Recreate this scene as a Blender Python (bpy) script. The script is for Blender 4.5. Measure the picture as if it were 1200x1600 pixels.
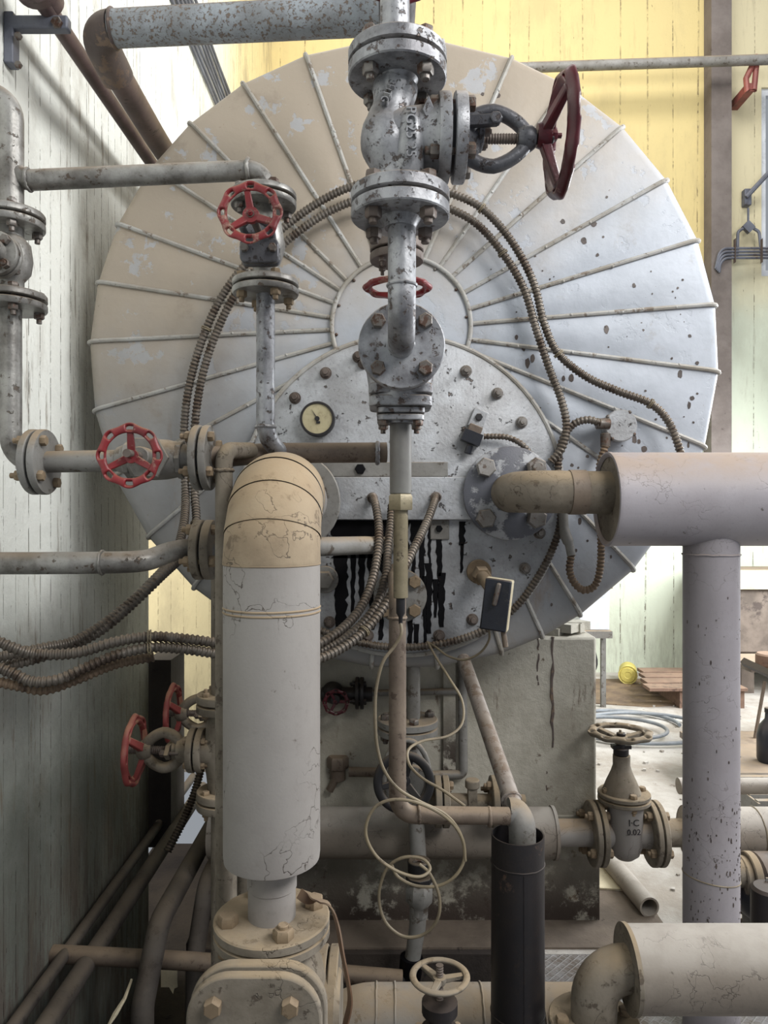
import bpy, bmesh, math, random
from mathutils import Vector, Matrix
random.seed(7)
for o in list(bpy.data.objects): bpy.data.objects.remove(o)
SC = bpy.context.scene
COL = SC.collection
H = 1.7; F = 1150.0
# ---------------------------------------------------------------- camera, world, lights
cd = bpy.data.cameras.new('camera'); cam = bpy.data.objects.new('camera', cd); COL.objects.link(cam)
cam.location = (0, 0, H); cam.rotation_euler = (math.pi/2, 0, 0)
cd.sensor_fit = 'VERTICAL'; cd.sensor_height = 36; cd.sensor_width = 27; cd.lens = 36*F/1600; cd.clip_start = .05
SC.camera = cam
w = bpy.data.worlds.new('world'); SC.world = w; w.use_nodes = True
bg = w.node_tree.nodes['Background']; bg.inputs[0].default_value = (.86, .92, 1, 1); bg.inputs[1].default_value = .30
def area(name, loc, target, sx, sy, power, col):
    l = bpy.data.lights.new(name, 'AREA'); l.shape = 'RECTANGLE'; l.size = sx; l.size_y = sy; l.energy = power; l.color = col
    o = bpy.data.objects.new(name, l); COL.objects.link(o); o.location = loc
    o.rotation_euler = (Vector(target)-Vector(loc)).to_track_quat('-Z', 'Y').to_euler(); return o
area('assumed_front_light', (2.6, -.9, 4.6), (-.3, 2.9, 1.9), 2.2, 1.5, 150, (1, .98, .95))  # unseen area lamp for assumed daylight from front right; no window built
area('assumed_right_light', (4.6, 1.6, 4.9), (-1.19, 2.4, 3.0), 2.6, 1.4, 255, (1, 1, .99))  # unseen lamp brightening the left wall; its high right window is only assumed
area('assumed_side_light', (4.3, 5.0, 2.6), (1.5, 5.2, .2), 2.5, 1.8, 250, (.97, .99, 1))  # unseen lamp for an assumed side window, brightens floor and right background
area('added_high_light', (1.2, 4.9, 7.4), (1.0, 7.8, 4.2), 5, 1.4, 180, (1, .98, .94))  # unseen lamp added to brighten the back wall; no high window modelled
area('recess_fill', (-2.3, 4.1, 1.8), (-1.4, 5.2, .9), .9, 1.6, 38, (1, .97, .9))  # unseen lamp added to brighten the recess wall
SC.view_settings.view_transform = 'Standard'; SC.view_settings.look = 'None'
SC.view_settings.gamma = 1; SC.view_settings.use_curve_mapping = False; SC.view_settings.exposure = 0.12

# ---------------------------------------------------------------- helpers
def P(px, py, D): return Vector(((px-600)*D/F, D, H+(800-py)*D/F))
def S(px, D): return px*D/F
X = Vector((1, 0, 0)); Y = Vector((0, 1, 0)); Z = Vector((0, 0, 1))
def basis(ax):
    ax = Vector(ax).normalized()
    ref = Z if abs(ax.z) < .9 else Y
    u = ref.cross(ax).normalized(); v = ax.cross(u); return u, v, ax
def fillet(pts, rad, seg=8):
    pts = [Vector(p) for p in pts]; out = [pts[0]]
    for i in range(1, len(pts)-1):
        a, b, c = pts[i-1], pts[i], pts[i+1]
        d1 = (a-b).normalized(); d2 = (c-b).normalized()
        ang = d1.angle(d2)
        if ang > 3.05: out.append(b); continue
        r = rad[i-1] if isinstance(rad, (list, tuple)) else rad
        t = min(r/math.tan(ang/2), (a-b).length*.49 if i > 1 else (a-b).length*.98, (c-b).length*.49 if i < len(pts)-2 else (c-b).length*.98)
        rr = t*math.tan(ang/2)
        bis = (d1+d2).normalized(); cen = b+bis*(rr/math.sin(ang/2))
        p0 = b+d1*t-cen; p1 = b+d2*t-cen; tot = p0.angle(p1); n = p0.cross(p1).normalized()
        for k in range(seg+1):
            out.append(cen+Matrix.Rotation(tot*k/seg, 3, n) @ p0)
    out.append(pts[-1]); return out
def crom(pts, n=8):
    pts = [Vector(p) for p in pts]; q = [2*pts[0]-pts[1]]+pts+[2*pts[-1]-pts[-2]]; out = []
    for i in range(1, len(q)-2):
        for k in range(n):
            t = k/n; a, b, c, d = q[i-1], q[i], q[i+1], q[i+2]
            out.append(.5*((2*b)+(c-a)*t+(2*a-5*b+4*c-d)*t*t+(3*b-a-3*c+d)*t**3))
    out.append(pts[-1]); return out
def resample(pts, step):
    out = [pts[0]]; acc = 0
    for a, b in zip(pts, pts[1:]):
        L = (b-a).length
        if L < 1e-9: continue
        while acc+L >= step:
            t = (step-acc); a = a+(b-a).normalized()*t; out.append(a); L -= t; acc = 0
        acc += L
    return out
class MB:
    def __init__(s): s.v = []; s.f = []
    def tube(s, pts, r, n=16, cap=True, closed=False, sq=None):
        pts = [Vector(p) for p in pts]; m = len(pts); b0 = len(s.v); prev = None
        for i, p in enumerate(pts):
            if closed: t = pts[(i+1) % m]-pts[i-1]
            else: t = pts[min(i+1, m-1)]-pts[max(i-1, 0)]
            t.normalize()
            if prev is None: u = basis(t)[0]
            else:
                u = prev-t*prev.dot(t)
                u.normalize()
            prev = u; v = t.cross(u); rr = r[i] if isinstance(r, (list, tuple)) else r
            for k in range(n):
                a = 2*math.pi*k/n
                if sq: s.v.append(p+u*(math.cos(a)*sq[0])+v*(math.sin(a)*sq[1]))
                else: s.v.append(p+(u*math.cos(a)+v*math.sin(a))*rr)
        for i in range(m if closed else m-1):
            for k in range(n):
                j = (i+1) % m
                s.f.append((b0+i*n+k, b0+i*n+(k+1) % n, b0+j*n+(k+1) % n, b0+j*n+k))
        if cap and not closed:
            s.f.append(tuple(b0+k for k in range(n))[::-1]); s.f.append(tuple(b0+(m-1)*n+k for k in range(n)))
        return s
    def hose(s, pts, r, pitch=.0135, n=10, depth=.79):
        q = resample(crom(pts, 14), pitch/4); m = len(q)
        rad = [r*(1 if i % 4 in (0, 1) else depth) for i in range(m)]
        return s.tube(q, rad, n)
    def lathe(s, prof, o, ax, n=32, ph=0, sc=(1, 1)):
        o = Vector(o); u, v, a = basis(ax); b0 = len(s.v); rows = []
        for (r, h) in prof:
            if r < 1e-6: rows.append([len(s.v)]); s.v.append(o+a*h)
            else:
                row = []
                for k in range(n):
                    t = 2*math.pi*k/n+ph; row.append(len(s.v)); s.v.append(o+a*h+u*(math.cos(t)*r*sc[0])+v*(math.sin(t)*r*sc[1]))
                rows.append(row)
        for A, B in zip(rows, rows[1:]):
            for k in range(n):
                k2 = (k+1) % n
                if len(A) == 1 and len(B) == 1: continue
                if len(A) == 1: s.f.append((A[0], B[k2], B[k]))
                elif len(B) == 1: s.f.append((A[k], A[k2], B[0]))
                else: s.f.append((A[k], A[k2], B[k2], B[k]))
        return s
    def cyl(s, o, ax, r, h0, h1, n=32, bv=None, ph=0, sc=(1, 1)):
        b = bv if bv is not None else min(r, abs(h1-h0))*.12
        return s.lathe([(0, h0), (r-b, h0), (r, h0+b), (r, h1-b), (r-b, h1), (0, h1)], o, ax, n, ph, sc)
    def hexa(s, o, ax, r, h0, h1, ph=0): return s.lathe([(0, h0), (r*.95, h0), (r, h0+r*.1), (r, h1-r*.18), (r*.86, h1), (0, h1)], o, ax, 6, ph)
    def box(s, c, size, rot=None):
        c = Vector(c); b0 = len(s.v); R = rot or Matrix.Identity(3)
        for x in (-1, 1):
            for y in (-1, 1):
                for z in (-1, 1): s.v.append(c+R @ Vector((x*size[0]/2, y*size[1]/2, z*size[2]/2)))
        for f in ((0, 1, 3, 2), (4, 6, 7, 5), (0, 4, 5, 1), (2, 3, 7, 6), (0, 2, 6, 4), (1, 5, 7, 3)): s.f.append(tuple(b0+i for i in f))
        return s
    def span(s, a, b):
        a = Vector(a); b = Vector(b); return s.box((a+b)/2, [abs(b[i]-a[i]) for i in range(3)])
    def sphere(s, c, r, ax=Z, sc=1, n=24):
        return s.lathe([(r*math.sin(math.pi*k/12), -r*sc*math.cos(math.pi*k/12)) for k in range(13)], c, ax, n)
    def prism(s, pts2, o, u, v, w, t):     # outline in the plane (u,v) at o, thickness t along w
        o = Vector(o); n = len(pts2); b0 = len(s.v)
        for k in (0, 1):
            for (a, b) in pts2: s.v.append(o+u*a+v*b+w*(t*k))
        s.f.append(tuple(b0+i for i in range(n))[::-1]); s.f.append(tuple(b0+n+i for i in range(n)))
        for i in range(n): j = (i+1) % n; s.f.append((b0+i, b0+j, b0+n+j, b0+n+i))
        return s
def make(name, mb, mat, loc=(0, 0, 0), parent=None, bevel=0, smooth=True, label=None, sub=0, solid=0):
    loc = Vector(loc); me = bpy.data.meshes.new(name)
    me.from_pydata([v-loc for v in mb.v], [], mb.f); me.update()
    bm = bmesh.new(); bm.from_mesh(me)
    if not solid: bmesh.ops.recalc_face_normals(bm, faces=bm.faces)
    bm.to_mesh(me); bm.free()
    if smooth:
        for p in me.polygons: p.use_smooth = True
        me.set_sharp_from_angle(angle=math.radians(38))
    me.materials.append(mat); o = bpy.data.objects.new(name, me); COL.objects.link(o)
    if solid:
        m = o.modifiers.new('thickness', 'SOLIDIFY'); m.thickness = solid; m.offset = 0
    if sub: m = o.modifiers.new('smooth', 'SUBSURF'); m.levels = sub; m.render_levels = sub
    if bevel: m = o.modifiers.new('bevel', 'BEVEL'); m.width = bevel; m.segments = 2; m.limit_method = 'ANGLE'; m.angle_limit = math.radians(40)
    if parent: o.parent = parent
    else: o.location = loc
    if label: o['label'] = label
    return o
class Thing:
    def __init__(s, name, label, cat, loc, group=None):
        s.loc = Vector(loc); o = bpy.data.objects.new(name, None); COL.objects.link(o); o.location = s.loc
        o.empty_display_size = .05; o['label'] = label; o['category'] = cat
        if group: o['group'] = group
        s.o = o
    def part(s, name, mb, mat, parent=None, **k): return make(name, mb, mat, s.loc, parent or s.o, **k)
def solo(name, mb, mat, label, cat, loc=None, group=None, kind=None, **k):
    o = make(name, mb, mat, loc if loc is not None else mb.v[0], None, **k); o['label'] = label; o['category'] = cat
    if group: o['group'] = group
    if kind: o['kind'] = kind
    return o
def struct(name, mb, mat, **k):
    o = make(name, mb, mat, (0, 0, 0), None, smooth=False, **k); o['kind'] = 'structure'; return o

# ---------------------------------------------------------------- materials
def lin(c): return tuple(((x/255)/12.92 if x <= 10 else ((x/255+.055)/1.055)**2.4) for x in c)+(1,)
class NT:
    def __init__(s, name):
        s.m = bpy.data.materials.new(name); s.m.use_nodes = True; s.t = s.m.node_tree; s.n = s.t.nodes
        s.b = s.n['Principled BSDF']; s.tc = s.n.new('ShaderNodeTexCoord').outputs['Object']
    def L(s, a, b): s.t.links.new(a, b)
    def put(s, sock, v):
        if hasattr(v, 'links'): s.L(v, sock)
        else: sock.default_value = v
    def noise(s, scale, detail=5, rough=.55, vec=None, dist=0):
        n = s.n.new('ShaderNodeTexNoise'); n.inputs['Scale'].default_value = scale; n.inputs['Detail'].default_value = detail
        n.inputs['Roughness'].default_value = rough; n.inputs['Distortion'].default_value = dist; s.L(vec or s.tc, n.inputs['Vector']); return n.outputs[0]
    def vmap(s, sc): n = s.n.new('ShaderNodeMapping'); n.inputs['Scale'].default_value = sc; s.L(s.tc, n.inputs['Vector']); return n.outputs[0]
    def rng(s, v, a, b, c=0, d=1, smooth=True):
        n = s.n.new('ShaderNodeMapRange'); n.interpolation_type = 'SMOOTHSTEP' if smooth else 'LINEAR'; s.L(v, n.inputs[0])
        for i, x in enumerate((a, b, c, d)): n.inputs[i+1].default_value = x
        return n.outputs[0]
    def math(s, op, a, b=0, c=0):
        n = s.n.new('ShaderNodeMath'); n.operation = op; s.put(n.inputs[0], a); s.put(n.inputs[1], b); s.put(n.inputs[2], c); return n.outputs[0]
    def mix(s, f, a, b):
        n = s.n.new('ShaderNodeMix'); n.data_type = 'RGBA'; s.put(n.inputs[0], f); s.put(n.inputs[6], a); s.put(n.inputs[7], b); return n.outputs[2]
    def sep(s, v): n = s.n.new('ShaderNodeSeparateXYZ'); s.L(v, n.inputs[0]); return n.outputs
    def up(s): g = s.n.new('ShaderNodeNewGeometry'); return s.sep(g.outputs['Normal'])[2]
    def bump(s, h, st=.3, dist=.004):
        n = s.n.new('ShaderNodeBump'); n.inputs['Strength'].default_value = st; n.inputs['Distance'].default_value = dist; s.L(h, n.inputs['Height']); s.L(n.outputs[0], s.b.inputs['Normal'])
    def done(s, col, rough=.6, metal=0):
        s.put(s.b.inputs['Base Color'], col); s.put(s.b.inputs['Roughness'], rough); s.put(s.b.inputs['Metallic'], metal); return s.m
def paint(name, base, alt=None, rust=(88, 62, 48), ra=.5, rs=22, dust=(150, 132, 110), da=.6, sc=5, rough=.55, metal=0, bump=.35, fine=160, crack=0, dth=.15, grime=1):
    t = NT(name); base = lin(base); alt = lin(alt) if alt else tuple(x*.72 for x in base[:3])+(1,)
    c = t.mix(t.rng(t.noise(sc, 6, .6), .35, .65), base, alt)
    n2 = t.noise(rs, 9, .68); r = t.rng(n2, 1-ra-.015, 1-ra+.05)
    gr = t.rng(t.noise(rs*2.6, 10, .78), .5, .72, 0, .62); gl = t.rng(t.noise(rs*.35, 5, .6), .38, .62, .25, 1)
    c = t.mix(t.math('MULTIPLY', gr, t.math('MULTIPLY', gl, grime)), c, lin(tuple(x*.62 for x in rust)))
    c = t.mix(t.math('MULTIPLY', r, .85), c, lin(rust))
    h = t.math('SUBTRACT', t.math('MULTIPLY', t.noise(fine, 3), .35), t.math('MULTIPLY', r, .8))
    if crack:
        v = t.n.new('ShaderNodeTexVoronoi'); v.feature = 'DISTANCE_TO_EDGE'; v.inputs['Scale'].default_value = 6
        nn = t.n.new('ShaderNodeMix'); nn.data_type = 'VECTOR'; nn.inputs[0].default_value = .35; t.L(t.tc, nn.inputs[4])
        q = t.n.new('ShaderNodeTexNoise'); q.inputs['Scale'].default_value = 7; q.inputs['Detail'].default_value = 5; t.L(t.tc, q.inputs['Vector']); t.L(q.outputs['Color'], nn.inputs[5])
        t.L(nn.outputs[1], v.inputs['Vector'])
        k = t.math('MULTIPLY', t.rng(v.outputs['Distance'], .0, .012, 1, 0), t.rng(t.noise(3.2, 3), .47, .55))
        c = t.mix(t.math('MULTIPLY', k, crack), c, lin((70, 62, 56))); h = t.math('SUBTRACT', h, t.math('MULTIPLY', k, 1.6))
    if da:
        d = t.math('MULTIPLY', t.rng(t.up(), dth, .85), t.rng(t.noise(9, 6, .6), .3, .6, .45, 1))
        d = t.math('MULTIPLY', d, da); c = t.mix(d, c, lin(dust)); ro = t.rng(d, 0, 1, rough, .95)
        me = t.rng(d, 0, .6, metal, 0)
    else: ro = rough; me = metal
    t.bump(h, bump, .003); return t.done(c, ro, me)
M = {}
M['silver'] = paint('silver_paint', (160, 162, 166), (104, 104, 108), (74, 60, 52), .43, 46, da=.5, sc=11, rough=.42, metal=.4, bump=.8, fine=90)
M['silver_pipe'] = paint('silver_pipe_paint', (160, 159, 155), (104, 101, 97), (80, 66, 54), .41, 40, da=.55, sc=9, rough=.42, metal=.4, bump=.6)
M['dark_silver'] = paint('dark_silver_paint', (104, 105, 110), (70, 70, 75), (52, 44, 42), .42, 46, da=.3, rough=.42, metal=.4, bump=.7)
M['top_pipe'] = paint('blistered_grey_paint', (158, 166, 174), (128, 132, 136), (104, 84, 66), .46, 80, (116, 94, 72), .8, sc=6, rough=.5, bump=.6, dth=.45)
M['rusty_brown'] = paint('rusty_brown_metal', (100, 88, 82), (74, 64, 62), (118, 98, 82), .45, 22, da=.35, rough=.6)
M['slant'] = paint('worn_grey_brown_pipe', (146, 140, 136), (116, 108, 102), (90, 72, 62), .47, 30, da=.3, rough=.55)
M['wall_pipe'] = paint('maroon_brown_paint', (98, 82, 80), (72, 58, 58), (60, 46, 44), .4, 22, da=.25, rough=.5)
M['insul'] = paint('grey_lagging_paint', (148, 144, 140), (137, 132, 128), (92, 82, 74), .34, 16, (160, 138, 110), .8, sc=2.5, rough=.62, bump=.3, crack=1, dth=.1, grime=.35)
M['insul_tan'] = paint('dust_caked_lagging', (152, 137, 115), (126, 112, 94), (84, 72, 60), .40, 18, (162, 141, 112), .7, sc=9, rough=.85, bump=.4, crack=.9, dth=-.2, grime=.5)
M['insul_blue'] = paint('lavender_lagging_paint', (150, 146, 151), (138, 133, 137), (80, 72, 68), .34, 26, (156, 138, 122), .8, sc=2.5, rough=.6, bump=.25, dth=.05, grime=.35, crack=.35)
M['insul_low'] = paint('dusty_lagging_paint', (140, 132, 122), (122, 113, 103), (84, 74, 64), .36, 20, (172, 166, 158), .75, sc=3, rough=.7, bump=.35, crack=.6, dth=.3, grime=.6)
M['dusty'] = paint('dusty_cast_metal', (130, 122, 110), (106, 98, 86), (76, 66, 56), .41, 24, (150, 132, 106), .8, rough=.85, crack=.7, sc=8, bump=.5)
M['mid_grey'] = paint('grey_oil_paint', (132, 131, 128), (110, 107, 102), (76, 66, 56), .42, 24, (150, 132, 108), .85, rough=.55)
M['dark_pipe'] = paint('dark_grimy_pipe', (88, 82, 76), (66, 60, 56), (50, 44, 40), .42, 20, (110, 98, 84), .6, rough=.8)
M['slate'] = paint('slate_grey_paint', (90, 92, 101), (78, 80, 88), (164, 166, 170), .50, 9, (146, 128, 110), .4, rough=.5, bump=.6)
M['plate'] = paint('flaking_white_silver_paint', (176, 179, 184), (146, 147, 149), (100, 84, 72), .375, 30, da=.35, sc=6, rough=.5, metal=.1, bump=1.8, fine=95, grime=1.0)
M['brown'] = paint('brown_pipe', (116, 103, 90), (92, 80, 70), (72, 58, 48), .42, 34, (150, 130, 106), .5, rough=.6)
M['brass'] = paint('aged_brass', (140, 131, 108), (106, 96, 76), (70, 60, 48), .42, 34, da=.2, rough=.45, metal=.3)
M['seam'] = paint('dusty_seam_metal', (174, 174, 172), (146, 141, 132), (104, 90, 76), .42, 24, (160, 146, 126), .3, sc=5, rough=.55, bump=.4, dth=-.1)
M['sleeve'] = paint('grey_sleeve', (112, 112, 108), (94, 92, 90), (160, 160, 160), .28, 60, da=.2, rough=.5)
M['red'] = paint('red_enamel', (132, 38, 42), (100, 28, 33), (146, 112, 98), .44, 24, (150, 112, 84), .6, rough=.4, bump=.5)
M['maroon'] = paint('maroon_enamel', (92, 20, 34), (62, 16, 24), (112, 78, 70), .35, 24, (120, 90, 80), .3, rough=.32)
M['pink_red'] = paint('dusty_red_enamel', (138, 62, 58), (108, 44, 44), (150, 112, 88), .42, 14, (158, 118, 92), .85, rough=.6)
M['hose'] = paint('dusty_steel_hose', (116, 110, 103), (86, 79, 72), (64, 52, 44), .46, 12, (150, 128, 102), .4, rough=.45, metal=.5, bump=.2)
M['hose_brown'] = paint('brown_dusty_hose', (118, 100, 82), (92, 76, 62), (64, 50, 40), .44, 12, (146, 122, 94), .6, rough=.7, bump=.2)
M['bolt'] = paint('bolt_steel', (122, 118, 114), (90, 82, 76), (84, 60, 48), .48, 40, da=.35, rough=.45, metal=.5)
M['bolt_pale'] = paint('pale_painted_bolt', (150, 148, 146), (112, 106, 100), (86, 68, 56), .44, 50, da=.35, rough=.5, metal=.2)
M['bolt_dust'] = paint('dusty_bolt', (140, 122, 98), (116, 100, 80), (90, 74, 58), .4, 30, da=.7, rough=.8)
M['bolt_rust'] = paint('rusty_bolt', (112, 102, 96), (84, 74, 68), (86, 66, 56), .42, 40, da=.2, rough=.55, metal=.3)
M['black'] = paint('black_rubber', (30, 29, 32), (22, 21, 24), (60, 52, 48), .3, 20, da=.35, rough=.5)
M['tar'] = paint('black_tar', (9, 8, 12), (6, 6, 9), (30, 20, 16), .38, 30, da=0, rough=.55, bump=.3, grime=0)
M['tar'].node_tree.nodes['Principled BSDF'].inputs['Specular IOR Level'].default_value = .15
M['blackpipe'] = paint('bitumen_black_steel', (32, 28, 29), (22, 20, 23), (84, 64, 52), .36, 12, (100, 84, 70), .3, rough=.5)
M['cream'] = paint('cream_plastic', (214, 204, 176), (196, 184, 156), (130, 110, 90), .3, 20, da=.1)
M['dial'] = paint('yellowed_dial', (186, 178, 146), (170, 160, 128), (140, 120, 86), .36, 16, da=0, rough=.5, bump=0)
M['spot'] = paint('oil_spot', (88, 78, 73), (60, 50, 46), (40, 32, 30), .4, 20, da=0, rough=.5)
M['wire'] = paint('khaki_cable', (138, 126, 102), (112, 102, 84), (80, 70, 56), .35, 20, da=.2)
M['strap'] = paint('brown_strap', (112, 84, 62), (84, 62, 48), (60, 46, 36), .35, 20, da=.7)
M['yellow'] = paint('yellow_plastic', (204, 190, 104), (186, 172, 90), (150, 130, 60), .3, 8, da=0)
M['wood'] = paint('old_pallet_wood', (132, 106, 90), (104, 82, 70), (70, 54, 48), .42, 8, da=.3, rough=.85)
M['bluehose'] = paint('pale_blue_hose', (134, 142, 150), (112, 118, 124), (90, 90, 90), .3, 10, da=.2)
M['white_enamel'] = paint('white_enamel', (214, 218, 224), (196, 200, 206), (130, 116, 100), .34, 5, da=.2)
M['rust_red'] = paint('red_bracket', (150, 84, 74), (120, 66, 60), (90, 60, 50), .4, 20, da=.2)
M['steel_blue'] = paint('blue_grey_steel', (104, 108, 120), (84, 86, 96), (70, 60, 56), .4, 12, da=.3, rough=.5)
M['navy'] = paint('navy_black_enamel', (34, 38, 48), (26, 28, 36), (84, 80, 76), .36, 10, (130, 110, 90), .5, rough=.35)
M['tank'] = paint('brown_tank', (128, 116, 106), (98, 88, 80), (70, 60, 56), .4, 3, da=.7)

def cladding():
    t = NT('cladding_paint'); x, y, z = t.sep(t.tc)
    c = t.mix(t.rng(t.noise(3, 6, .6), .3, .7), lin((180, 186, 196)), lin((160, 166, 175)))
    # settled beige dust film, thick on the upper left, flaked off in patches; part of the tint is painted light
    g = t.math('ADD', t.math('MULTIPLY', x, -.45), t.math('MULTIPLY', t.math('SUBTRACT', z, 1.2), .9))
    g = t.math('ADD', g, t.math('MULTIPLY', t.math('SUBTRACT', t.noise(2.2, 6, .6), .5), .9))
    film = t.rng(g, -.1, .62, 0, .9)
    fl = t.rng(t.noise(6.5, 9, .62), .57, .60); film = t.math('MULTIPLY', film, t.math('SUBTRACT', 1, t.math('MULTIPLY', fl, .65)))
    c = t.mix(film, c, lin((168, 154, 135)))
    low_shade = t.math('ADD', t.math('MULTIPLY', t.math('SUBTRACT', 1.1, z), .8), t.math('MULTIPLY', x, -.35)); low_shade = t.math('ADD', low_shade, t.math('SUBTRACT', t.noise(2.5, 7, .65), .5))  # mottled grey towards bottom and left: shade painted into the cladding colour
    c = t.mix(t.rng(low_shade, -.15, .75, 0, .75), c, lin((132, 128, 122)))
    c = t.mix(t.rng(t.noise(40, 9, .75), .64, .69, 0, .8), c, lin((112, 96, 82)))
    c = t.mix(t.rng(t.noise(4.5, 9, .7), .56, .70, 0, .4), c, lin((128, 116, 102)))
    st = t.noise(3.2, 8, .7, t.vmap((1, 1, .3))); c = t.mix(t.rng(st, .62, .74, 0, .55), c, lin((138, 118, 96)))
    t.bump(t.math('SUBTRACT', t.noise(30, 5), t.math('MULTIPLY', fl, .6)), .3, .004)
    return t.done(c, .5, .05)
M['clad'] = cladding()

def boards(name, axis, colfn, pitch=.095, dirt=.6, bumps=.5):
    t = NT(name); xyz = t.sep(t.tc); a = xyz[axis]; z = xyz[2]
    wob = t.math('MULTIPLY', t.math('SUBTRACT', t.noise(1.1, 2, .5, t.vmap((1, 1, .02))), .5), pitch*3.2)
    q = t.math('DIVIDE', t.math('ADD', a, wob), pitch); fr = t.math('FRACT', q); d = t.math('ABSOLUTE', t.math('SUBTRACT', fr, .5))
    line = t.rng(d, .46, .497)
    br = t.math('MULTIPLY', t.rng(t.noise(9, 7, .75, t.vmap((2.5, 2.5, 1.6))), .46, .56), t.rng(t.noise(2, 3, .6), .35, .6, .25, 1))
    ln = t.math('MULTIPLY', line, br)
    idn = t.n.new('ShaderNodeTexWhiteNoise'); idn.noise_dimensions = '1D'; t.L(t.math('FLOOR', q), idn.inputs['W'])
    c = colfn(t, z)
    c = t.mix(t.math('MULTIPLY', idn.outputs[0], .08), c, lin((120, 112, 96)))
    c = t.mix(t.math('MULTIPLY', ln, .85), c, lin((92, 78, 62)))
    strk = t.noise(6, 9, .72, t.vmap((3, 3, .35))); c = t.mix(t.math('MULTIPLY', t.rng(strk, .56, .68), dirt), c, lin((116, 102, 84)))
    big = t.noise(1.3, 8, .68, t.vmap((1.6, 1.6, .7))); c = t.mix(t.rng(big, .48, .66, 0, dirt*.75), c, lin((128, 116, 98)))
    chip = t.rng(t.noise(36, 8, .78, t.vmap((1, 1, .45))), .65, .685); c = t.mix(chip, c, lin((92, 76, 62)))
    low = t.math('MULTIPLY', t.rng(z, .1, .75, 1, 0), t.rng(t.noise(8, 7, .7, t.vmap((3, 3, .5))), .4, .62)); c = t.mix(t.math('MULTIPLY', low, dirt), c, lin((92, 78, 70)))
    h = t.math('SUBTRACT', t.math('ADD', t.math('MULTIPLY', t.noise(35, 6, .6), .5), t.math('MULTIPLY', idn.outputs[0], .3)), t.math('ADD', ln, chip))
    t.bump(h, bumps, .01); return t.done(c, .85)
def left_col(t, z):
    n = t.math('ADD', z, t.math('MULTIPLY', t.noise(2, 5, .65), 1.4))
    c = t.mix(t.rng(n, 1.0, 2.6), lin((120, 124, 116)), lin((228, 230, 224)))  # lower wall painted greyer: part stains, part shade put into the colour
    y = t.sep(t.tc)[1]; return t.mix(t.math('MULTIPLY', t.rng(y, 4.3, 6.4), t.rng(z, 3, 4.2)), c, lin((212, 196, 146)))
def back_col(t, z):
    n = t.math('ADD', z, t.math('MULTIPLY', t.noise(2, 4), .8)); x = t.sep(t.tc)[0]
    top = t.mix(t.rng(x, 3.4, 3.7), lin((206, 188, 134)), lin((212, 202, 168)))
    return t.mix(t.rng(n, 3.9, 5.0), lin((206, 214, 196)), top)
M['wall_left'] = boards('board_marked_left_wall', 1, left_col, .078, .72, .9)
M['wall_back'] = boards('board_marked_back_wall', 0, back_col, .27, .22)
M['recess'] = boards('board_marked_recess_wall', 0, lambda t, z: lin((212, 199, 160)), .1, .4)
def conc(name, a, b, dirt, sc=3, rough=.9, bump=.5, drips=False):
    t = NT(name); c = t.mix(t.rng(t.noise(sc, 8, .65), .35, .65), lin(a), lin(b))
    c = t.mix(t.rng(t.noise(sc*5, 9, .75), .6, .68), c, lin(dirt))
    if drips:
        c = t.mix(t.rng(t.noise(5, 8, .7, t.vmap((2.4, 2.4, .35))), .60, .68, 0, .8), c, lin((92, 74, 60)))
        z = t.sep(t.tc)[2]
        c = t.mix(t.math('MULTIPLY', t.rng(z, .02, .42, 1, 0), t.rng(t.noise(9, 8, .7), .38, .5)), c, lin((62, 52, 46)))
    t.bump(t.noise(sc*12, 8, .7), bump, .012); return t.done(c, rough)
M['pier'] = conc('stained_concrete', (188, 184, 172), (154, 149, 136), (104, 90, 76), 2.5, drips=True)
M['floor'] = conc('gritty_concrete_floor', (184, 180, 174), (150, 142, 132), (96, 84, 74), 2.2)
M['slab'] = conc('slab_concrete', (120, 108, 96), (96, 86, 76), (60, 52, 46), 3)
M['trench'] = conc('dirty_trench_concrete', (66, 58, 52), (46, 40, 38), (28, 25, 24), 3)
M['mud'] = conc('brown_dirt', (132, 112, 88), (96, 80, 68), (60, 50, 44), 3)
M['column'] = conc('grey_column_concrete', (122, 114, 110), (100, 92, 88), (78, 70, 66), 2)
M['stub'] = conc('dark_post', (70, 64, 60), (54, 48, 46), (40, 36, 34), 2)
def checker():
    t = NT('checker_plate_steel'); x, y, z = t.sep(t.tc)
    a = t.math('ADD', x, y); b = t.math('SUBTRACT', x, y)
    f1 = t.math('ABSOLUTE', t.math('SUBTRACT', t.math('FRACT', t.math('DIVIDE', a, .034)), .5)); f2 = t.math('ABSOLUTE', t.math('SUBTRACT', t.math('FRACT', t.math('DIVIDE', b, .034)), .5))
    g = t.math('MAXIMUM', t.rng(f1, .36, .44), t.rng(f2, .36, .44))
    c = t.mix(t.rng(t.noise(6, 8, .7), .4, .6), lin((160, 158, 158)), lin((116, 106, 96))); c = t.mix(t.math('MULTIPLY', g, .35), c, lin((190, 190, 190)))
    t.bump(g, .8, .004); return t.done(c, .5, .3)
M['checker'] = checker()
def glassm():
    t = NT('window_glass'); t.b.inputs['Transmission Weight'].default_value = 1; return t.done((1, 1, 1, 1), .05)
M['glass'] = glassm()

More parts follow.
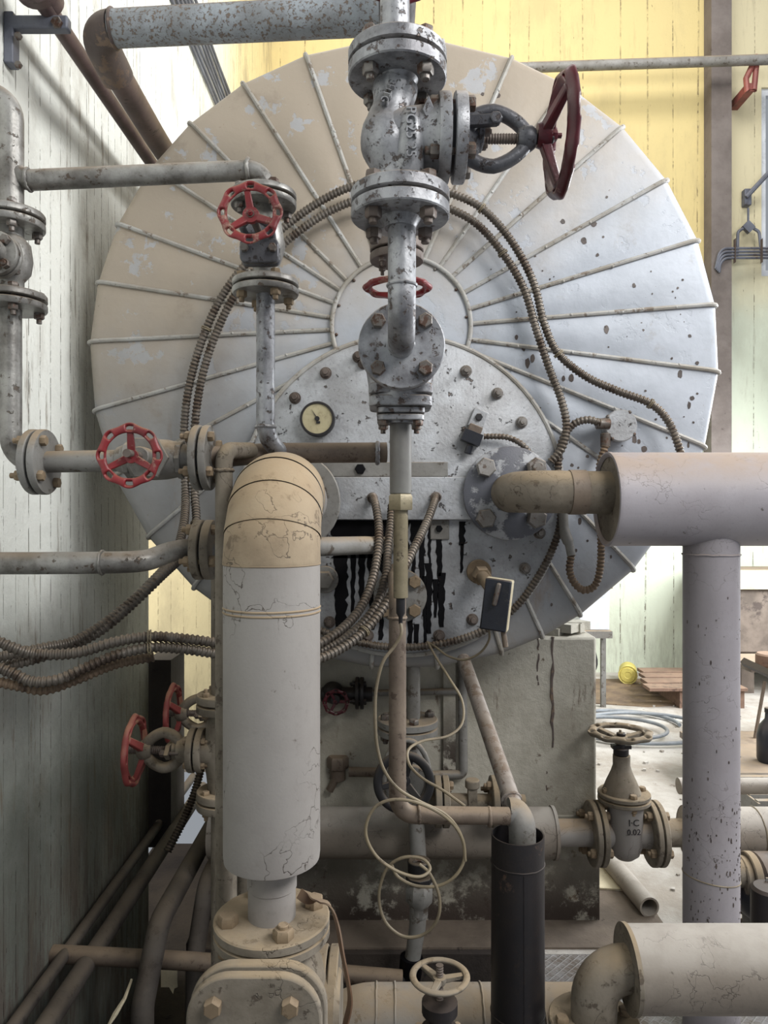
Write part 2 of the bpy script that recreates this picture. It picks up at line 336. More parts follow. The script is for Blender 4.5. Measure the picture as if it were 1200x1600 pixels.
# ---------------------------------------------------------------- component builders
def bolts(T, parent, c, ax, R, n, h0, h1, size, mat, phase, stud=.012, skip=()):
    u, v, a = basis(ax); c = Vector(c)
    for k in range(n):
        if k in skip: continue
        t = 2*math.pi*(k+phase)/n; p = c+(u*math.cos(t)+v*math.sin(t))*R; m = MB(); rp = random.random()
        m.hexa(p, a, size, h1, h1+size*1.0, rp)
        m.hexa(p, -a, size, -h0, -h0+size*1.15, rp+.4); m.cyl(p, a, size*.52, h0-size*1.1-stud, h1+size*random.choice((.6, .6, 1.35)), 10)
        T.part('bolt', m, mat, parent)
def flange(T, c, ax, R, t=.02, n=4, mat=None, phase=.5, gap=.006, neck=None, bs=None, bm=None, pair=True, nbolts=True, name='flange'):
    mat = mat or M['silver']; bm = bm or M['bolt']; c = Vector(c); a = Vector(ax).normalized(); bs = bs or R*.135
    def disc(sgn):
        m = MB(); pr = [(0, gap/2), (R*.97, gap/2), (R, gap/2+.002), (R, gap/2+t-.003), (R*.975, gap/2+t)]
        if neck: pr += [(neck*1.35, gap/2+t), (neck*1.12, gap/2+t+neck*.35), (neck*1.02, gap/2+t+neck*.6), (0, gap/2+t+neck*.6)]
        else: pr += [(0, gap/2+t)]
        return m.lathe(pr, c, a*sgn, 40)
    f1 = T.part(name, disc(1), mat)
    if pair:
        T.part(name, disc(-1), mat); T.part('gasket', MB().cyl(c, a, R*.8, -gap/2-.001, gap/2+.001, 28, 0), M['black'])
    if nbolts: bolts(T, f1, c, a, R*.76, n, (-gap/2-t) if pair else 0, gap/2+t, bs, bm, phase)
    return f1
def handwheel(T, c, ax, R, mat, lobes=8, spokes=3, dish=.035, phase=0, width=.25, slots=True, thick=.011, hubr=.24):
    c = Vector(c); u, v, a = basis(ax); na = lobes*12; m = MB(); nr = 4
    for i in range(na):
        t = 2*math.pi*i/na; lob = math.cos(lobes*t)
        ro = R*(1+(.04*lob if slots else 0)); ri = R*(1-width)*(1-(.012*lob if slots else 0))
        for j in range(nr+1):
            s = j/nr; r = ri+(ro-ri)*s; hgt = (1-(2*s-1)**2)*R*.06
            m.v.append(c+(u*math.cos(t)+v*math.sin(t))*r+a*hgt)
    for i in range(na):
        for j in range(nr):
            if slots and i % 12 in (10, 11, 0, 1) and j in (1, 2): continue
            b = ((i+1) % na)*(nr+1)+j; q = i*(nr+1)+j; m.f.append((q, b, b+1, q+1))
    wh = T.part('handwheel', m, mat, solid=max(thick, R*.17), sub=1)
    for k in range(spokes):
        t = 2*math.pi*(k+phase)/spokes; d = u*math.cos(t)+v*math.sin(t); sd = a.cross(d)
        m = MB(); p0 = c-a*dish+d*R*hubr*.5; p1 = c+d*R*(1-width*.65)
        for (p, wd, th) in ((p0, R*.125, R*.09), (p1, R*.095, R*.065)):
            for (s1, s2) in ((-1, -1), (1, -1), (1, 1), (-1, 1)): m.v.append(p+sd*wd*s1+a*th*s2)
        m.f += [(3, 2, 1, 0), (4, 5, 6, 7)]+[(i, (i+1) % 4, 4+(i+1) % 4, 4+i) for i in range(4)]
        T.part('spoke', m, mat, wh, bevel=R*.03)
    hb = T.part('hub', MB().lathe([(0, -dish-R*.13), (R*hubr*.8, -dish-R*.13), (R*hubr, -dish), (R*hubr*.95, -dish+R*.1), (R*hubr*.5, -dish+R*.12), (0, -dish+R*.12)], c, a, 24), mat, wh)
    T.part('nut', MB().hexa(c, a, R*.1, -dish+R*.1, -dish+R*.22).cyl(c, a, R*.045, -dish, -dish+R*.3, 10), mat, wh)
    return wh
def thread(m, c, ax, r, h0, h1, pitch=.006):
    k = int(abs(h1-h0)/pitch*2); pr = [(0, h0)]+[(r*(1 if i % 2 else .84), h0+(h1-h0)*i/k) for i in range(k+1)]+[(0, h1)]
    return m.lathe(pr, c, ax, 16)
def yoke(T, c, ax, side, h0, h1, w, r, mat):
    """oval ring of two arms between the bonnet (h0) and the nut boss (h1)"""
    c = Vector(c); a = Vector(ax).normalized(); sd = Vector(side).normalized(); hm = (h0+h1)/2; hl = (h1-h0)/2; pts = []
    for k in range(40):
        t = 2*math.pi*k/40; x = math.cos(t); y = math.sin(t)
        ww = w*(1 if x < 0 else (1-.25*x)); pts.append(c+a*(hm+hl*x)+sd*(ww*y))
    m = MB().tube(pts, r, 14, closed=True)
    m.lathe([(0, h1-r*1.3), (r*1.3, h1-r*1.3), (r*1.75, h1-r*.5), (r*1.75, h1+r*.6), (r*1.3, h1+r*1.2), (0, h1+r*1.2)], c, a, 20)
    T.part('yoke', m, mat)
    m = MB().cyl(c, a, r*1.6, h0-.002, h0+hl*.5, 20); T.part('gland', m, mat)
    g = MB().cyl(c, a, r*2.0, h0+hl*.5, h0+hl*.5+r*.8, 6, sc=(1.5, .75)); T.part('gland_flange', g, mat)
    for s in (-1, 1):
        q = c+sd.cross(a)*s*r*2.0; b = MB().cyl(q, a, r*.35, h0, h0+hl*.5+r*1.8, 8).hexa(q, a, r*.65, h0+hl*.5+r*.8, h0+hl*.5+r*1.6); T.part('gland_bolt', b, M['bolt_rust'])
    T.part('stem', thread(MB(), c, a, r*.75, h0, h1+r*3), M['bolt_rust'])
def globe(T, c, u, s, Lh, Rp, Rb, Rf, hb, Rbon, ly, wy, ry, Rw, hw, mat, wmat, side=None, t=.02, lobes=8, ph=0, fl=True, boltm=None, dish=None, wph=None, slots=True, pairs=True):
    c = Vector(c); u = Vector(u).normalized(); s = Vector(s).normalized(); side = side or u
    pts = []; rr = []
    for k in range(13):
        x = -1+2*k/12; pts.append(c+u*(Lh*x)); b = math.exp(-(x*1.9)**2); rr.append(Rp*1.08+(Rb-Rp*1.08)*b)
    m = MB().tube(pts, rr, 24)
    m.lathe([(0, 0), (Rb*.92, 0), (Rb*.9, hb*.35), (Rb*.8, hb*.6), (Rbon*.72, hb*.85), (Rbon*.8, hb-t*.8), (0, hb-t*.8)], c, s, 24)
    T.part('body', m, mat)
    if fl:
        for q in (-1, 1): flange(T, c+u*(Lh*q), u*(-q), Rf, t, 4, mat, .5, neck=None, bm=boltm)
    flange(T, c+s*hb, s, Rbon, t*.8, 4, mat, .5, bs=Rbon*.16, name='bonnet_flange', bm=boltm)
    T.part('bonnet', MB().lathe([(Rbon*.78, hb+t*.5), (Rbon*.6, hb+t*1.6), (ry*2.2, hb+t*2.4), (0, hb+t*2.4)], c, s, 24), mat)
    h0 = hb+t*2; yoke(T, c, s, side, h0, h0+ly, wy, ry, mat)
    handwheel(T, c+s*hw, s, Rw, wmat, lobes, 3, dish if dish is not None else Rw*.25, ph, slots=slots)
    T.part('stem_end', MB().cyl(c, s, ry*.8, h0+ly, hw-Rw*.1, 12), M['bolt_rust'])
def weld(m, c, ax, r, w=.004):
    pts = []; u, v, a = basis(ax)
    for k in range(36):
        t = 2*math.pi*k/36; pts.append(Vector(c)+(u*math.cos(t)+v*math.sin(t))*r+a*random.uniform(-.001, .001))
    return m.tube(pts, w, 8, closed=True)

# ================================================================ SETTING
WX = -1.19
m = MB().span((WX-.3, -1.2, -.7), (WX, 3.72, 7.6)).span((WX-.3, 3.72, 2.3), (WX, 7.8, 7.6))
struct('wall_left', m, M['wall_left'])
m = MB().span((WX-.3, 7.8, -.1), (4.0, 8.0, 7.6)).span((4.0, 7.8, -.1), (5.4, 8.0, 4.2)).span((4.0, 7.8, 6.2), (5.4, 8.0, 7.6))
struct('wall_back', m, M['wall_back'])
m = MB().span((-3.2, 5.2, -.1), (-1.02, 5.4, 2.6)); struct('wall_recess', m, M['recess'])
m = MB().span((-.72, 2.9, -.12), (5.4, 5.15, 0)).span((-3.2, 5.15, -.12), (5.4, 7.8, 0)).span((.62, 2.83, -.12), (5.4, 2.9, 0)); struct('floor', m, M['floor'])
m = MB().span((.56, 1.2, -.12), (3.0, 2.828, 0)); struct('floor_plate', m, M['checker'])
m = MB().span((WX, -.2, -.72), (.56, 2.83, -.62)).span((-1.6, 2.83, -.72), (-.72, 5.15, -.62)).span((WX, 5.15, -.72), (-.72, 5.19, -.121)).span((-.72, 2.83, -.7), (.56, 2.899, -.001)).span((-.78, 2.9, -.7), (-.721, 5.15, -.001)).span((.56, 1.2, -.7), (.62, 2.83, -.121)); struct('floor_trench', m, M['trench'])
m = MB().span((3.39, 7.62, 0), (3.6, 7.8, 7.6)); struct('wall_column', m, M['column'])
m = MB()
for a, b in (((4.0, 7.83, 4.2), (4.06, 7.9, 6.2)), ((4.06, 7.83, 4.2), (5.4, 7.9, 4.27)), ((4.06, 7.83, 6.13), (5.4, 7.9, 6.2)), ((4.7, 7.83, 4.27), (4.75, 7.9, 6.13))): m.span(a, b)
struct('window_1', m, M['white_enamel'])
# raised slab under the pier
m = MB().span((-.72, 2.86, 0), (1.15, 3.5, .008)); struct('floor_slab', m, M['slab'])
m = MB().span((WX-.02, 3.73, 0), (-1.08, 3.98, .95)); struct('wall_stub', m, M['stub'])
# pier
T = Thing('concrete_pier', 'stained pale concrete pier holding up the boiler, brown drips running down it', 'pier', (.085, 3.4, 0))
m = MB().span((-.72, 3.062, .0), (.885, 4.0, 1.18)); T.part('pier_block', m, M['pier'], bevel=.012)
m = MB().span((-.72, 3.052, .0), (.895, 3.08, .44)); T.part('footing_plate', m, M['pier'], bevel=.004)
m = MB()
pts = [(random.uniform(.62, .86), random.uniform(3.12, 3.3), 1.19+.03*random.random()) for _ in range(26)]
for p in pts: m.box(p, (random.uniform(.03, .1), random.uniform(.03, .1), random.uniform(.01, .04)), Matrix.Rotation(random.random()*3, 3, 'Z'))
T.part('broken_mortar', m, M['pier'])
m = MB()
for (x, z0, z1, w_) in ((.64, 1.18, .98, .006), (.70, 1.18, .72, .009), (.675, .72, .45, .005), (.70, .9, .3, .004)):
    q = []; 
    for k in range(14): q.append(Vector((x+random.uniform(-.004, .004), 3.066, z0+(z1-z0)*k/13)))
    m.tube(q, [w_*random.uniform(.6, 1.3)*.9 for _ in q], 6)
T.part('dried_drips', m, M['rusty_brown'])

# ================================================================ BOILER
BD = 2.75; OC = P(632, 551, BD); IC = P(627, 510, BD); OR = S(497, BD); IR = S(108, BD)
outer = [-56, -43.3, -30.4, -17.3, -3.4, 8.8, 21, 33.4, 46, 58.8, 70, 83, 96, 108.3, 120.9, 133, 143.8, 155.8, 167, 178, 190.5, 203, 215.6, 228, 240, 252, 264, 276, 288, 296]
inner = [-58, -45, -31, -20, -11.1, 2, 14, 28, 44.3, 57, 70.7, 83, 97, 109.4, 124, 140, 149.5, 161, 173, 183, 194, 206, 218, 230, 242, 253, 264, 276, 287, 295]
T = Thing('boiler', 'huge round boiler end clad in dusty pale grey sheet segments fanning from a hub', 'boiler', (OC.x, BD, OC.z-OR))
NS = len(outer); rd = .04
def ptan(C, R, deg): return Vector((C.x+R*math.cos(math.radians(deg)), BD, C.z+R*math.sin(math.radians(deg))))
for i in range(NS):
    j = (i+1) % NS; a0, a1 = outer[i], outer[j]+(360 if j == 0 else 0); b0, b1 = inner[i], inner[j]+(360 if j == 0 else 0)
    m = MB(); na = 6; rows = []
    O0, O1 = ptan(OC, OR, a0), ptan(OC, OR, a1); ty = random.uniform(-.006, .006)
    for k in range(na+1):
        s = k/na; ip = ptan(IC, IR*.97, b0+(b1-b0)*s); op = O0.lerp(O1, s); row = []
        d = (op-ip).normalized(); oq = op-d*rd
        for q in range(7):
            f = q/6; p = ip.lerp(oq, f); p = p+Y*(-.010*math.sin(math.pi*s)*math.sin(math.pi*f)+.0) ; row.append(p)
        for q in range(1, 6):
            t = q/5*math.pi/2; row.append(oq+d*rd*math.sin(t)+Y*rd*(1-math.cos(t)))
        row.append(op+Y*.22-d*.0); row.append(op+Y*.225-d*.12)
        rows.append(row)
    nn = len(rows[0])
    for row in rows: m.v += row
    for k in range(na):
        for q in range(nn-1): m.f.append((k*nn+q, (k+1)*nn+q, (k+1)*nn+q+1, k*nn+q+1))
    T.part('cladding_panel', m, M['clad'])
    ip = ptan(IC, IR*1.0, b0)-Y*.004; op = O0; d = (op-ip).normalized(); oq = op-d*rd
    pts = [ip.lerp(oq-Y*.004, f/8) for f in range(9)]+[oq+d*(rd+.003)*math.sin(t)+Y*((rd)*(1-math.cos(t))-.004*math.cos(t)) for t in (.3, .6, .9, 1.2, 1.5)]+[op+Y*.2+d*.002]
    sm = MB().tube(pts, .0085, 8)
    for f in (.2, .42, .64, .86): q = ip.lerp(oq, f); sm.sphere(q-Y*.007+Vector((random.uniform(-.004, .004), 0, random.uniform(-.004, .004))), .006, n=8)
    T.part('seam_rib', sm, M['seam'])
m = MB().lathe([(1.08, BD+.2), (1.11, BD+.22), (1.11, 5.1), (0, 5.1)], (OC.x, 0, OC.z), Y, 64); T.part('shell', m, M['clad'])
hub = T.part('hub_disc', MB().lathe([(IR*1.03, .012), (IR*1.0, -.004), (IR*.93, -.008), (0, -.008)], IC, Y, 64), M['clad'])
ring = MB(); u_ = []
for k in range(96): t = 2*math.pi*k/96; u_.append(IC+Vector((math.cos(t)*IR, -.014, math.sin(t)*IR)))
T.part('hub_ring', ring.tube(u_, .0085, 10, closed=True), M['seam'])
for k in range(14):
    t = 2*math.pi*(k+.3)/14; T.part('screw', MB().sphere(IC+Vector((math.cos(t)*IR*.945, -.01, math.sin(t)*IR*.945)), .006, n=10), M['bolt'], hub)
# front plate
PC = P(630, 774, 2.72); PR = S(246, 2.72)
pl = T.part('front_plate', MB().lathe([(PR, .03), (PR, -.006), (PR*.985, -.012), (0, -.012)], PC, Y, 96), M['plate'])
q = [PC+Vector((math.cos(2*math.pi*k/96)*(PR+.008), -.004, math.sin(2*math.pi*k/96)*(PR+.008))) for k in range(96)]
T.part('plate_rim', MB().tube(q, .009, 8, closed=True), M['seam'], pl)
for (bx, by) in ((509, 583), (461, 622), (560, 558), (728, 580), (777, 615), (815, 660), (843, 833), (820, 888), (738, 968), (686, 993), (575, 993), (515, 972), (440, 700), (568, 568), (470, 915)):
    p = P(bx, by, 2.708); m = MB().cyl(p, -Y, .022, 0, .004, 20).hexa(p, -Y, .0185, .003, .020, random.random()).cyl(p, -Y, .010, .02, .032, 12)
    T.part('bolt', m, M['bolt_pale'] if bx > 600 and by < 900 else M['bolt_rust'], pl)
m = MB().span(P(480, 812, 2.708)+Vector((0, 0, 0)), P(742, 745, 2.67)); T.part('cross_beam', m, M['plate'], bevel=.003)
m = MB().span(P(480, 745, 2.708), P(700, 722, 2.685)); led = T.part('ledge', m, M['mid_grey'], bevel=.002)
p = P(563, 733, 2.685); T.part('bolt', MB().hexa(p, -Y, .02, 0, .014), M['tar'], led)
m = MB().span(P(672, 843, 2.709), P(702, 812, 2.700)); tb = T.part('tab', m, M['mid_grey'], bevel=.003)
T.part('bolt', MB().hexa(P(686, 826, 2.70), -Y, .013, 0, .012), M['tar'], tb)
for (hx, hy) in ((582, 778), (681, 777)):
    T.part('cable_gland', MB().lathe([(.020, 0), (.020, .012), (.016, .014), (.014, .004), (0, .004)], P(hx, hy, 2.67), -Y, 20), M['bolt_rust'])
# tar runs, with ragged edges
m = MB()
def run(x0, x1, y0, y1, taper=.5):
    n = max(4, int((y1-y0)/7)); L_ = []; R_ = []
    for k in range(n+1):
        f = k/n; w_ = (x1-x0)/2*(1-taper*f*f)*(random.uniform(.72, 1.1) if 0 < k else 1); cx = (x0+x1)/2+random.uniform(-1.2, 1.2)
        L_.append(cx-w_); R_.append(cx+w_)
    o0 = len(m.v)
    for k in range(n+1):
        yy = y0+(y1-y0)*k/n
        for xx in (L_[k], R_[k]):
            m.v.append(P(xx, yy, 2.7080)); 
        for xx in (L_[k]+1, R_[k]-1): m.v.append(P(xx, yy, 2.7035))
    for k in range(n):
        a = o0+4*k; b = a+4
        m.f += [(a, a+2, b+2, b), (a+2, a+3, b+3, b+2), (a+3, a+1, b+1, b+3)]
for r_ in ((516, 612, 813, 872, .1), (640, 662, 813, 850, .1), (606, 642, 813, 860, .1), (520, 545, 865, 988, .35), (547, 556, 865, 962, .5), (559, 571, 865, 948, .5), (574, 590, 865, 984, .5), (590, 600, 940, 1000, .3), (592, 612, 865, 905, .6),
          (642, 650, 850, 912, .6), (654, 664, 840, 920, .4), (660, 668, 900, 1006, .3), (668, 674, 822, 880, .5), (664, 676, 880, 990, .3), (681, 692, 838, 900, .2), (684, 696, 895, 980, .3), (716, 727, 815, 852, .2), (718, 724, 850, 895, .3), (636, 646, 960, 1005, .3), (646, 655, 975, 1012, .3), (676, 686, 905, 965, .6), (612, 622, 900, 1000, .3)): run(*r_)
T.part('tar_runs', m, M['tar'])
# oil spatter on the sheets
from mathutils.bvhtree import BVHTree
vv = []; ff = []
for o_ in T.o.children:
    if o_.name.startswith('cladding_panel'):
        k0 = len(vv); vv += [o_.data.vertices[i].co+T.loc for i in range(len(o_.data.vertices))]; ff += [[k0+i for i in p.vertices] for p in o_.data.polygons]
BV = BVHTree.FromPolygons(vv, ff)
m = MB()
sp = [(928, 349, 5, 7), (912, 377, 5, 6), (879, 347, 4, 4), (948, 308, 2, 2), (942, 371, 2, 2), (933, 399, 3, 3), (940, 418, 4, 2), (990, 447, 3, 4), (1059, 450, 2, 2), (1067, 437, 2, 2), (836, 400, 2, 2), (1063, 584, 4, 8), (1008, 611, 2, 2), (1082, 622, 4, 4), (1077, 633, 3, 6), (1090, 615, 2, 2), (892, 591, 4, 7), (1084, 660, 2, 2), (991, 686, 4, 8), (1006, 702, 5, 6), (1042, 684, 2, 2), (1076, 695, 2, 5), (906, 814, 3, 6), (918, 713, 3, 3), (903, 731, 2, 2), (1090, 567, 3, 3), (824, 568, 4, 9), (832, 560, 4, 7), (947, 515, 4, 8), (776, 148, 6, 6), (754, 147, 3, 3), (807, 527, 3, 4), (818, 545, 3, 4), (1005, 516, 2, 2), (872, 553, 4, 6), (880, 592, 3, 5), (998, 690, 3, 4), (893, 727, 3, 3), (918, 845, 2, 2), (866, 770, 2, 2), (900, 860, 2, 3), (955, 870, 2, 3), (896, 902, 2, 3), (862, 945, 2, 3), (1050, 560, 2, 2), (1078, 525, 3, 3), (1025, 655, 2, 2), (970, 640, 2, 2)]
for _ in range(26): sp.append((random.uniform(760, 1090), random.uniform(420, 760), random.uniform(.8, 1.6), random.uniform(.8, 1.8)))
for (a, b, r1, r2) in sp:
    ctr = P(a, b, BD-.0035); 
    if (ctr-OC).length > OR*.95: continue
    n = 10; o0 = len(m.v)
    fs = [random.uniform(.82, 1.15) for _ in range(n)]
    for dd in (.001, -.0012):
        for k in range(n):
            t = 2*math.pi*k/n; f = fs[k]*(1 if dd > 0 else .93); q = ctr+Vector((math.cos(t)*S(r1, BD)*f, 0, math.sin(t)*S(r2, BD)*f))
            hit = BV.ray_cast(Vector((q.x, BD-.5, q.z)), Y)[0]; q.y = (hit.y if hit else BD)+dd; m.v.append(q)
    m.f.append(tuple(o0+n+k for k in range(n)))
    for k in range(n): m.f.append((o0+k, o0+(k+1) % n, o0+n+(k+1) % n, o0+n+k))
o = T.part('oil_spatter', m, M['spot']); o['kind'] = 'stuff'
BOILER = T
# small blind flange and big nut low on the plate
T = Thing('drain_flange', 'round grey bolted flange low on the boiler front behind the brown pipe', 'flange', P(625, 930, 2.66))
flange(T, P(625, 930, 2.69), -Y, S(42, 2.66), .02, 4, M['mid_grey'], .5, pair=False, bs=.024, bm=M['bolt_dust'])
solo('pipe_plug', MB().cyl(P(508, 905, 2.705), -Y, .05, 0, .02, 32).hexa(P(508, 905, 2.705), -Y, .036, .02, .05), M['mid_grey'], 'round grey plug with hexagon nut beside the tar stains left of the hoses', 'pipe plug')
# gauge
T = Thing('temperature_gauge', 'round dial gauge with yellowed face and black rim on the boiler front', 'gauge', P(497, 656, 2.70))
c = P(497, 656, 2.708); R = S(27, 2.70)
T.part('case', MB().lathe([(0, 0), (R, 0), (R, .035), (R*.97, .042), (R*.87, .042), (R*.85, .034), (0, .034)], c, -Y, 48), M['blackpipe'])
T.part('dial', MB().lathe([(0, .036), (R*.86, .036), (R*.86, .034), (0, .034)], c, -Y, 40), M['dial'])
m = MB()
d = Vector((-.45, 0, .75)).normalized(); sd = Vector((d.z, 0, -d.x)); cc = c-Y*.038
m.v += [cc+d*R*.66, cc+sd*.003-d*R*.15, cc-sd*.003-d*R*.15]; m.v += [v-Y*.002 for v in m.v[:3]]; m.f += [(0, 1, 2), (3, 5, 4), (0, 3, 4, 1), (1, 4, 5, 2), (2, 5, 3, 0)]
m.cyl(cc, -Y, R*.14, -.001, .004, 16); m.box(cc+Vector((.004, -.002, -R*.22)), (.014, .003, .008)); T.part('pointer', m, M['black'])
# sensor + connector on the plate
T = Thing('flame_sensor', 'small steel bracket with a black connector bolted right of centre on the boiler front', 'sensor', P(740, 670, 2.70))
rt = Matrix.Rotation(math.radians(-22), 3, 'Y')
rt = Matrix.Rotation(math.radians(22), 3, 'Y')
T.part('bracket', MB().box(P(747, 655, 2.698), (.055, .02, .07), rt), M['plate'], bevel=.003)
T.part('bolt', MB().hexa(P(748, 652, 2.689), -Y, .014, 0, .014), M['black'])
T.part('connector', MB().box(P(737, 684, 2.68), (.07, .045, .045), rt).cyl(P(733, 700, 2.68), Vector((-.3, 0, -1)), .013, -.01, .022, 12), M['navy'], bevel=.004)
T.part('clamp', MB().box(P(742, 671, 2.69), (.05, .03, .03), rt), M['brown'], bevel=.003)

# ================================================================ MAIN VALVE COLUMN (D = 1.6)
VD = 1.6
T = Thing('globe_valve', 'large silver globe valve at top centre with a maroon handwheel on its right side', 'valve', P(622, 330, VD))
zt = P(0, 105, VD).z; zb = P(0, 321, VD).z; xc = P(621, 0, VD).x; R = S(77, VD)
def C(px, py, dy=0): v = P(px, py, VD); v.y += dy; return v
body = MB()
body.tube(crom([C(618, 135), C(614, 165), C(606, 195, -.005), C(604, 222, -.008), C(612, 245, -.003), C(622, 268), C(624, 300)], 5), [S(a, VD) for a in (35,)*3+(33, 32, 31, 31, 31, 32, 33, 34, 36, 38, 39, 40, 41, 42, 42, 41, 40, 39, 38, 37, 36, 36, 36, 36, 37, 38, 39, 40)], 26)
body.tube(crom([C(640, 190, -.035), C(641, 230, -.045), C(638, 262, -.03), C(630, 292, -.01)], 5), [S(a, VD) for a in (14, 18, 20, 21, 21, 21, 21, 22, 22, 23, 24, 25, 26, 27, 28, 29)], 20)
body.lathe([(0, 0), (S(43, VD), 0), (S(46, VD), S(30, VD)), (S(48, VD), S(52, VD)), (S(55, VD), S(68, VD)), (S(60, VD), S(76, VD)), (0, S(76, VD))], C(612, 217), X, 32)
T.part('body', body, M['silver'])
flange(T, (xc, VD, zt), Z, R, .027, 4, M['silver'], .5, neck=S(24, VD), bs=S(13, VD), bm=M['bolt'])
flange(T, (xc+.006, VD, zb), Z, R, .027, 4, M['silver'], .5, neck=S(24, VD), bs=S(13, VD), bm=M['bolt_rust'])
bc = C(705, 217)
flange(T, bc, X, S(66, VD), .026, 4, M['silver'], .5, name='bonnet_flange', bs=S(12, VD), gap=.008)
yoke(T, bc, X, Z, .02, S(118, VD), S(43, VD), S(11, VD), M['dark_silver'])
T.part('bonnet', MB().lathe([(S(38, VD), .025), (S(30, VD), .045), (S(22, VD), .06), (0, .06)], bc, X, 24), M['dark_silver'])
T.part('packing_lever', MB().box(bc+Vector((.055, -.05, .012)), (.075, .016, .022), Matrix.Rotation(-.12, 3, 'Z')).hexa(bc+Vector((.088, -.052, .012)), -Y, .014, 0, .016).box(bc+Vector((.022, -.05, .012)), (.018, .03, .045)), M['dark_silver'], bevel=.003)
handwheel(T, C(872, 212), X, S(91, VD), M['maroon'], 8, 3, .03, .25, width=.2, thick=.028)
T.part('stem_end', MB().cyl(bc, X, S(7, VD), S(115, VD), S(160, VD), 16), M['black'])
def text3(T, s, loc, size, rx, mat, ext=.002, spin=0, name='lettering'):
    cu = bpy.data.curves.new('t', 'FONT'); cu.body = s; cu.size = size; cu.extrude = ext; cu.align_x = 'CENTER'; cu.align_y = 'CENTER'
    o = bpy.data.objects.new('t', cu); COL.objects.link(o); bpy.context.view_layer.update()
    me = bpy.data.meshes.new_from_object(o.evaluated_get(bpy.context.evaluated_depsgraph_get())); bpy.data.objects.remove(o)
    R_ = Matrix.Rotation(rx[2], 4, 'Z') @ Matrix.Rotation(rx[0], 4, 'X') @ Matrix.Rotation(spin, 4, 'Z')
    me.transform(Matrix.Translation(Vector(loc)-T.loc) @ R_); me.materials.clear(); me.materials.append(mat)
    q = bpy.data.objects.new(name, me); COL.objects.link(q); q.parent = T.o; return q
text3(T, 'PG25 25', C(640, 234, -.074), .030, (math.pi/2, 0, 0), M['silver'], .004, -math.pi/2)
text3(T, 'BHTG', C(606, 165, -.050), .024, (math.pi/2-.25, 0, 0), M['silver'], .006, -1.9)
m = MB().prism([(0, .030), (.013, 0), (0, -.030), (-.013, 0)], C(667, 196, -.066), X, Z, Y, .02); T.part('cast_mark', m, M['silver'], bevel=.002)
# pipe above, with wheel behind
T = Thing('vertical_pipe', 'short silver painted pipe rising out of the top of the big globe valve', 'pipe', (P(617, 0, VD).x, VD, zt+.03))
T.part('tube', MB().tube([(P(617, 0, VD).x, VD, zt+.03), (P(617, 0, VD).x, VD, 3.4)], S(23, VD), 28), M['silver'])
T = Thing('stop_valve', 'dark maroon handwheel just cut off by the top edge behind the silver pipe', 'valve', P(622, -45, 1.9))
handwheel(T, P(622, -42, 1.85), -Y, S(54, 1.85), M['maroon'], 8, 3, .02, 0)
T.part('body', MB().cyl(P(622, -42, 1.85), Y, .05, .03, .2, 24).cyl(P(622, -42, 2.02), Z, .045, -.02, .25, 24), M['dark_silver'])
# elbow pipe below
T = Thing('elbow_pipe', 'silver pipe dropping from the globe valve and turning back into a round bolted flange', 'pipe', P(628, 500, 1.62))
a = P(628, 342, VD); zz = 1.7+300*VD/F
pts = fillet([(a.x, VD, a.z), (a.x, VD, zz-.03), (a.x, 1.74, zz-.03)], .085, 12)
m = MB().tube(pts, S(22, VD), 28); weld(m, (a.x, VD, zz+.075), Z, S(22, VD)); weld(m, (a.x, 1.715, zz-.03), Y, S(23, VD), .006)
T.part('tube', m, M['silver'])
fc = Vector((P(627, 0, 1.75).x, 1.73, zz-.03))
fl = flange(T, fc, -Y, S(67, 1.74), .018, 4, M['silver'], .5, bs=S(12, 1.74), bm=M['bolt'], pair=False)
# second valve behind it
T = Thing('check_valve', 'silver valve with square cover hanging behind the round flange, small red wheel above', 'valve', P(625, 640, 1.86))
T.part('flange', MB().cyl(fc, Y, S(66, 1.74), .005, .024, 40), M['silver'])
b2 = Vector((fc.x, 1.86, fc.z))
T.part('body', MB().lathe([(0, -.11), (.075, -.11), (.082, -.06), (.088, -.02), (.082, .03), (.06, .08), (.04, .12), (0, .12)], b2, Z, 28).cyl(b2, -Y, .055, 0, .11, 28), M['silver'])
def rsq(w_, h_, r_, n=6):
    o = []
    for (sx, sy, a0) in ((1, 1, 0), (-1, 1, 90), (-1, -1, 180), (1, -1, 270)):
        for k in range(n+1): t = math.radians(a0+90*k/n); o.append((sx*(w_-r_)+math.cos(t)*r_, sy*(h_-r_)+math.sin(t)*r_))
    return o
zf = P(0, 622, 1.86).z
T.part('cover_flange', MB().prism(rsq(S(49, 1.86), S(45, 1.86), .03), (b2.x, 1.86, zf+.003), X, Y, Z, .026), M['silver'], bevel=.003)
T.part('cover_flange', MB().prism(rsq(S(48, 1.86), S(45, 1.86), .03), (b2.x, 1.86, zf-.028), X, Y, Z, .026), M['silver'], bevel=.003)
T.part('neck', MB().lathe([(.055, -.028), (.046, -.05), (.042, -.066), (0, -.066)], (b2.x, 1.86, zf), Z, 24), M['silver'])
zo = P(0, 650, 1.86).z
f2 = T.part('outlet_flange', MB().prism(rsq(S(37, 1.86), S(37, 1.86), .02), (b2.x, 1.86, zo+.002), X, Y, Z, .014).prism(rsq(S(36, 1.86), S(36, 1.86), .02), (b2.x, 1.86, zo-.016), X, Y, Z, .014), M['silver'], bevel=.002)
for sx in (-1, 1):
    for sy in (-1, 1): T.part('bolt', MB().hexa((b2.x+sx*.043, 1.86+sy*.043, zo-.016), -Z, .0125, 0, .014).cyl((b2.x+sx*.043, 1.86+sy*.043, zo-.03), -Z, .007, 0, .01, 10), M['bolt'], f2)
handwheel(T, P(621, 452, 1.92), Z, S(52, 1.92), M['red'], 8, 3, .015, .2, width=.22)
